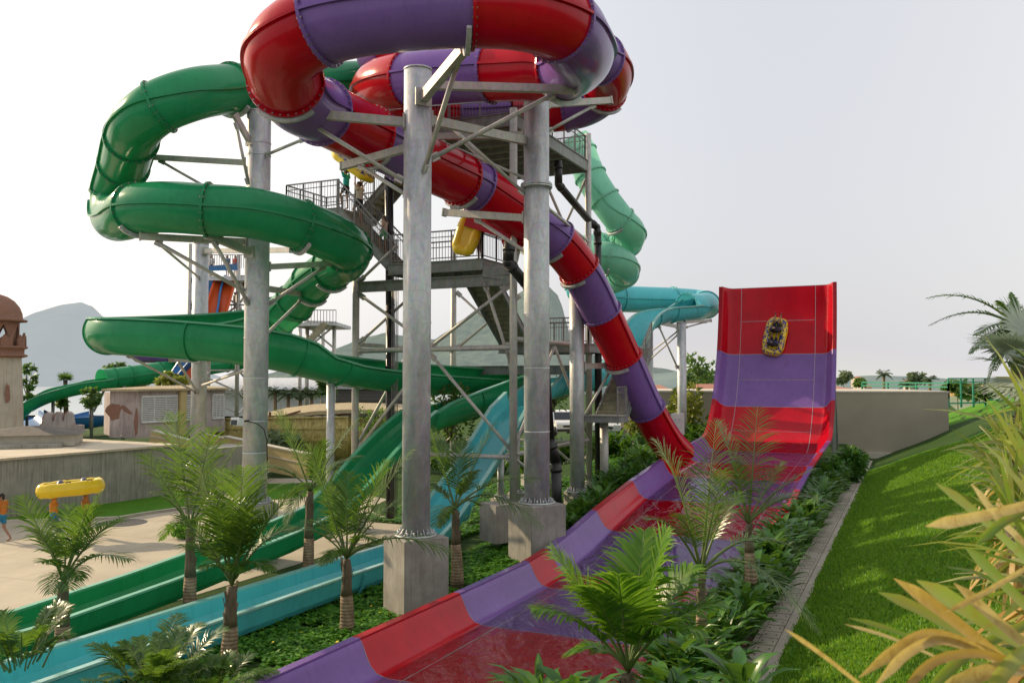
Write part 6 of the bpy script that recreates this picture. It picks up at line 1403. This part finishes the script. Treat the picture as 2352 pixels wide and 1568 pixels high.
# stairs: couple with a raft, and a girl
def onstair(f, w): # on flight up to the landing
    p = TW(-5.2, w, LM).lerp(TW(-7.65, w, LL), f); return p
stz = math.atan2(-nv.y, -nv.x) - math.pi / 2
q1, q2 = onstair(1.0, .55), onstair(.72, .5)
STEP = dict(knL=(-.1, .22, .62), anL=(-.1, .16, .24), toL=(-.1, .32, .2))
person('person in turquoise top and black shorts carrying a raft up the stairs', q1 + Z * .03, stz, {**RAISE, **STEP}, 1.6, C(.02, .42, .42), C(.015, .015, .02), female=True)
person('person in cream shirt and black shorts carrying a raft up the stairs', q2 + Z * .03, stz, {**RAISE, **STEP}, 1.68, C(.62, .54, .42), C(.015, .015, .02))
yy = (q1 - q2) + Z * -.15; raft('yellow raft with blue print carried overhead up the steel stairs', (q1 + q2) / 2 + Z * 2.06 - yy.normalized() * .0, basis(yy.cross(Z), yy, yy.cross(Z).cross(yy)), 2.2, 1.1)
q3 = onstair(.20, .35); HOLD = dict(elR=(.30, .10, 1.2), haR=(.42, .22, 1.02), elL=(-.28, -.08, 1.14), haL=(-.30, .02, .93))
person('girl with dark ponytail, pale top and green shorts climbing the stairs', q3 + Z * .03, stz, {**HOLD, **STEP}, 1.46, C(.50, .38, .30), C(.05, .45, .12), hairlen=.2, female=True)
# middle platform: person holding an upright raft
q4 = TW(-2.0, .75, LM); q4 = Vector((P(1102, 560, 32).x, 32.1, LM))
person('person in black shorts standing behind the upright raft on the middle platform', q4, R(60), dict(elL=(-.26, .14, 1.18), haL=(-.28, .36, 1.2)), 1.7, None, C(.012, .012, .018), skin='skin2')
xx = Vector((.55, -.2, .05)); zz2 = Vector((.35, .9, .05)); yy = Vector((.32, .1, 1)).normalized(); xx = yy.cross(zz2).normalized(); raft('yellow raft standing upright on the middle platform below the launch tub', P(1076, 535, 31.7), basis(xx, yy, xx.cross(yy)), 1.75, 1.0)
# raft with two riders on the upswept wall
i = min(range(len(path)), key=lambda i: abs(path[i][1] - 8.0) + (0 if path[i][0] > 44 else 99)); s_r = -6.72
pc = hp_pt(i, s_r, .17); tn = (hp_pt(i + 1, s_r) - hp_pt(i - 1, s_r)).normalized(); nn_ = (hp_pt(i, s_r, 1) - hp_pt(i, s_r, 0)).normalized()
tilt = Matrix.Rotation(R(-9), 3, nn_); yv = tilt @ tn; rb_ = basis(yv.cross(nn_), yv, nn_)
raft('yellow raft with blue print riding up the tall red wall with two riders', pc, rb_, 2.15, 1.2)
SIT = dict(pel=(0, 0, .16), hiL=(-.10, .04, .16), hiR=(.10, .04, .16), chest=(0, -.20, .40), neck=(0, -.26, .58), head=(0, -.22, .72), shL=(-.19, -.24, .52), shR=(.19, -.24, .52), elL=(-.34, -.10, .34), elR=(.34, -.10, .34), haL=(-.44, .06, .22), haR=(.44, .06, .22), knL=(-.14, .40, .36), knR=(.14, .40, .36), anL=(-.16, .78, .30), anR=(.16, .78, .30), toL=(-.17, .86, .42), toR=(.17, .86, .42))
def seat(y): return pc + rb_ @ Vector((0, y, -.06))
person('rider in black at the upper end of the raft on the red wall', seat(.42), 0, SIT, 1.6, C(.012, .012, .02), C(.012, .012, .02), skin='skin2', rot=rb_)
person('long-haired rider in black at the lower end of the raft on the red wall', seat(-.36), 0, SIT, 1.55, C(.012, .012, .02), C(.03, .012, .02), skin='skin2', hairlen=.12, rot=rb_, female=True)
# far figures on the distant tower
for lab, u, v, D, sh_c in (('tiny far figure in a white shirt at the left of the distant upper platform', 486, 634, 71.5, (.6, .6, .6)), ('tiny far figure in a dark patterned shirt on the distant upper platform', 522, 634, 71.8, (.04, .12, .2)), ('tiny far figure in a red shirt on the distant upper platform', 540, 634, 72, (.5, .05, .03)), ('tiny far figure in a red cap and pale shirt on the lower distant platform', 540, 718, 73, (.55, .5, .45))):
    q = P(u, v, D); person(lab, Vector((q.x, q.y, q.z)), R(150), None, 1.7, C(*sh_c), C(.03, .04, .1), cap=C(.4, .02, .02) if 'cap' in lab else None, vox=.02)
# ------------------------------------------------------------------ camera, light, sky
cam = bpy.data.cameras.new('camera'); co = bpy.data.objects.new('camera', cam); col.objects.link(co); scn.camera = co
co.location = (0, 0, CAMH); co.rotation_euler = (R(90) + PITCH, 0, 0); cam.sensor_width = 36; cam.lens = 36 * FOC / 2352; cam.clip_start = .1; cam.clip_end = 5000; cam.dof.use_dof = True; cam.dof.focus_distance = 24; cam.dof.aperture_fstop = 4
SUN = Vector((-.78, .44, .44)).normalized()
sl = bpy.data.lights.new('sun', 'SUN'); so = bpy.data.objects.new('sun', sl); col.objects.link(so); sl.energy = 5; sl.angle = R(.6); sl.color = (1, .79, .51)
so.rotation_euler = (-SUN).to_track_quat('-Z', 'Y').to_euler(); so.location = (-20, 20, 40)
w = bpy.data.worlds.new('World'); scn.world = w; w.use_nodes = True; nt = w.node_tree; nt.nodes.clear()
sky = nt.nodes.new('ShaderNodeTexSky'); sky.sky_type = 'NISHITA'; sky.sun_disc = False; sky.sun_elevation = math.asin(SUN.z); sky.sun_rotation = math.atan2(SUN.x, SUN.y); sky.dust_density = 6; sky.air_density = 1.2; sky.ozone_density = .6
# bright dusty haze over the sky: whitest low and towards the sun, side behind the camera brightened as added fill
tc = nt.nodes.new('ShaderNodeTexCoord'); dp = nt.nodes.new('ShaderNodeVectorMath'); dp.operation = 'DOT_PRODUCT'; sh2 = Vector((SUN.x, SUN.y, .12)).normalized(); dp.inputs[1].default_value = sh2
nt.links.new(tc.outputs['Generated'], dp.inputs[0])
rp = nt.nodes.new('ShaderNodeValToRGB'); e = rp.color_ramp.elements; e.new(.5); e.new(.8)
rp.color_ramp.interpolation = 'B_SPLINE'
for x, (p_, c_) in zip(e, ((.0, (1.0, .98, .95)), (.45, (.76, .75, .75)), (.68, (.53, .54, .60)), (.92, (1.02, 1.0, .97)))): x.position = p_; x.color = (*c_, 1)
mp = nt.nodes.new('ShaderNodeMapRange'); mp.inputs[1].default_value = -1; mp.inputs[2].default_value = 1; nt.links.new(dp.outputs['Value'], mp.inputs[0]); nt.links.new(mp.outputs[0], rp.inputs[0])
sep = nt.nodes.new('ShaderNodeSeparateXYZ'); nt.links.new(tc.outputs['Generated'], sep.inputs[0])
r2 = nt.nodes.new('ShaderNodeValToRGB'); r2.color_ramp.elements[0].position = 0; r2.color_ramp.elements[0].color = (.74, .725, .69, 1); r2.color_ramp.elements[1].position = .35; r2.color_ramp.elements[1].color = (0, 0, 0, 1); nt.links.new(sep.outputs[2], r2.inputs[0])
lt_ = nt.nodes.new('ShaderNodeMix'); lt_.data_type = 'RGBA'; lt_.blend_type = 'LIGHTEN'; lt_.inputs[0].default_value = 1; nt.links.new(rp.outputs[0], lt_.inputs[6]); nt.links.new(r2.outputs[0], lt_.inputs[7])
bg1 = nt.nodes.new('ShaderNodeBackground'); bg1.inputs[1].default_value = .035; nt.links.new(sky.outputs[0], bg1.inputs[0])
bg2 = nt.nodes.new('ShaderNodeBackground'); bg2.inputs[1].default_value = 1.02; nt.links.new(lt_.outputs[2], bg2.inputs[0])
ad = nt.nodes.new('ShaderNodeAddShader'); nt.links.new(bg1.outputs[0], ad.inputs[0]); nt.links.new(bg2.outputs[0], ad.inputs[1]); ow_ = nt.nodes.new('ShaderNodeOutputWorld'); nt.links.new(ad.outputs[0], ow_.inputs[0])
scn.view_settings.view_transform = 'Standard'; scn.view_settings.look = 'None'; scn.view_settings.exposure = 0
scn.cycles.max_bounces = 6; scn.cycles.transparent_max_bounces = 12; scn.cycles.caustics_reflective = False; scn.cycles.caustics_refractive = False
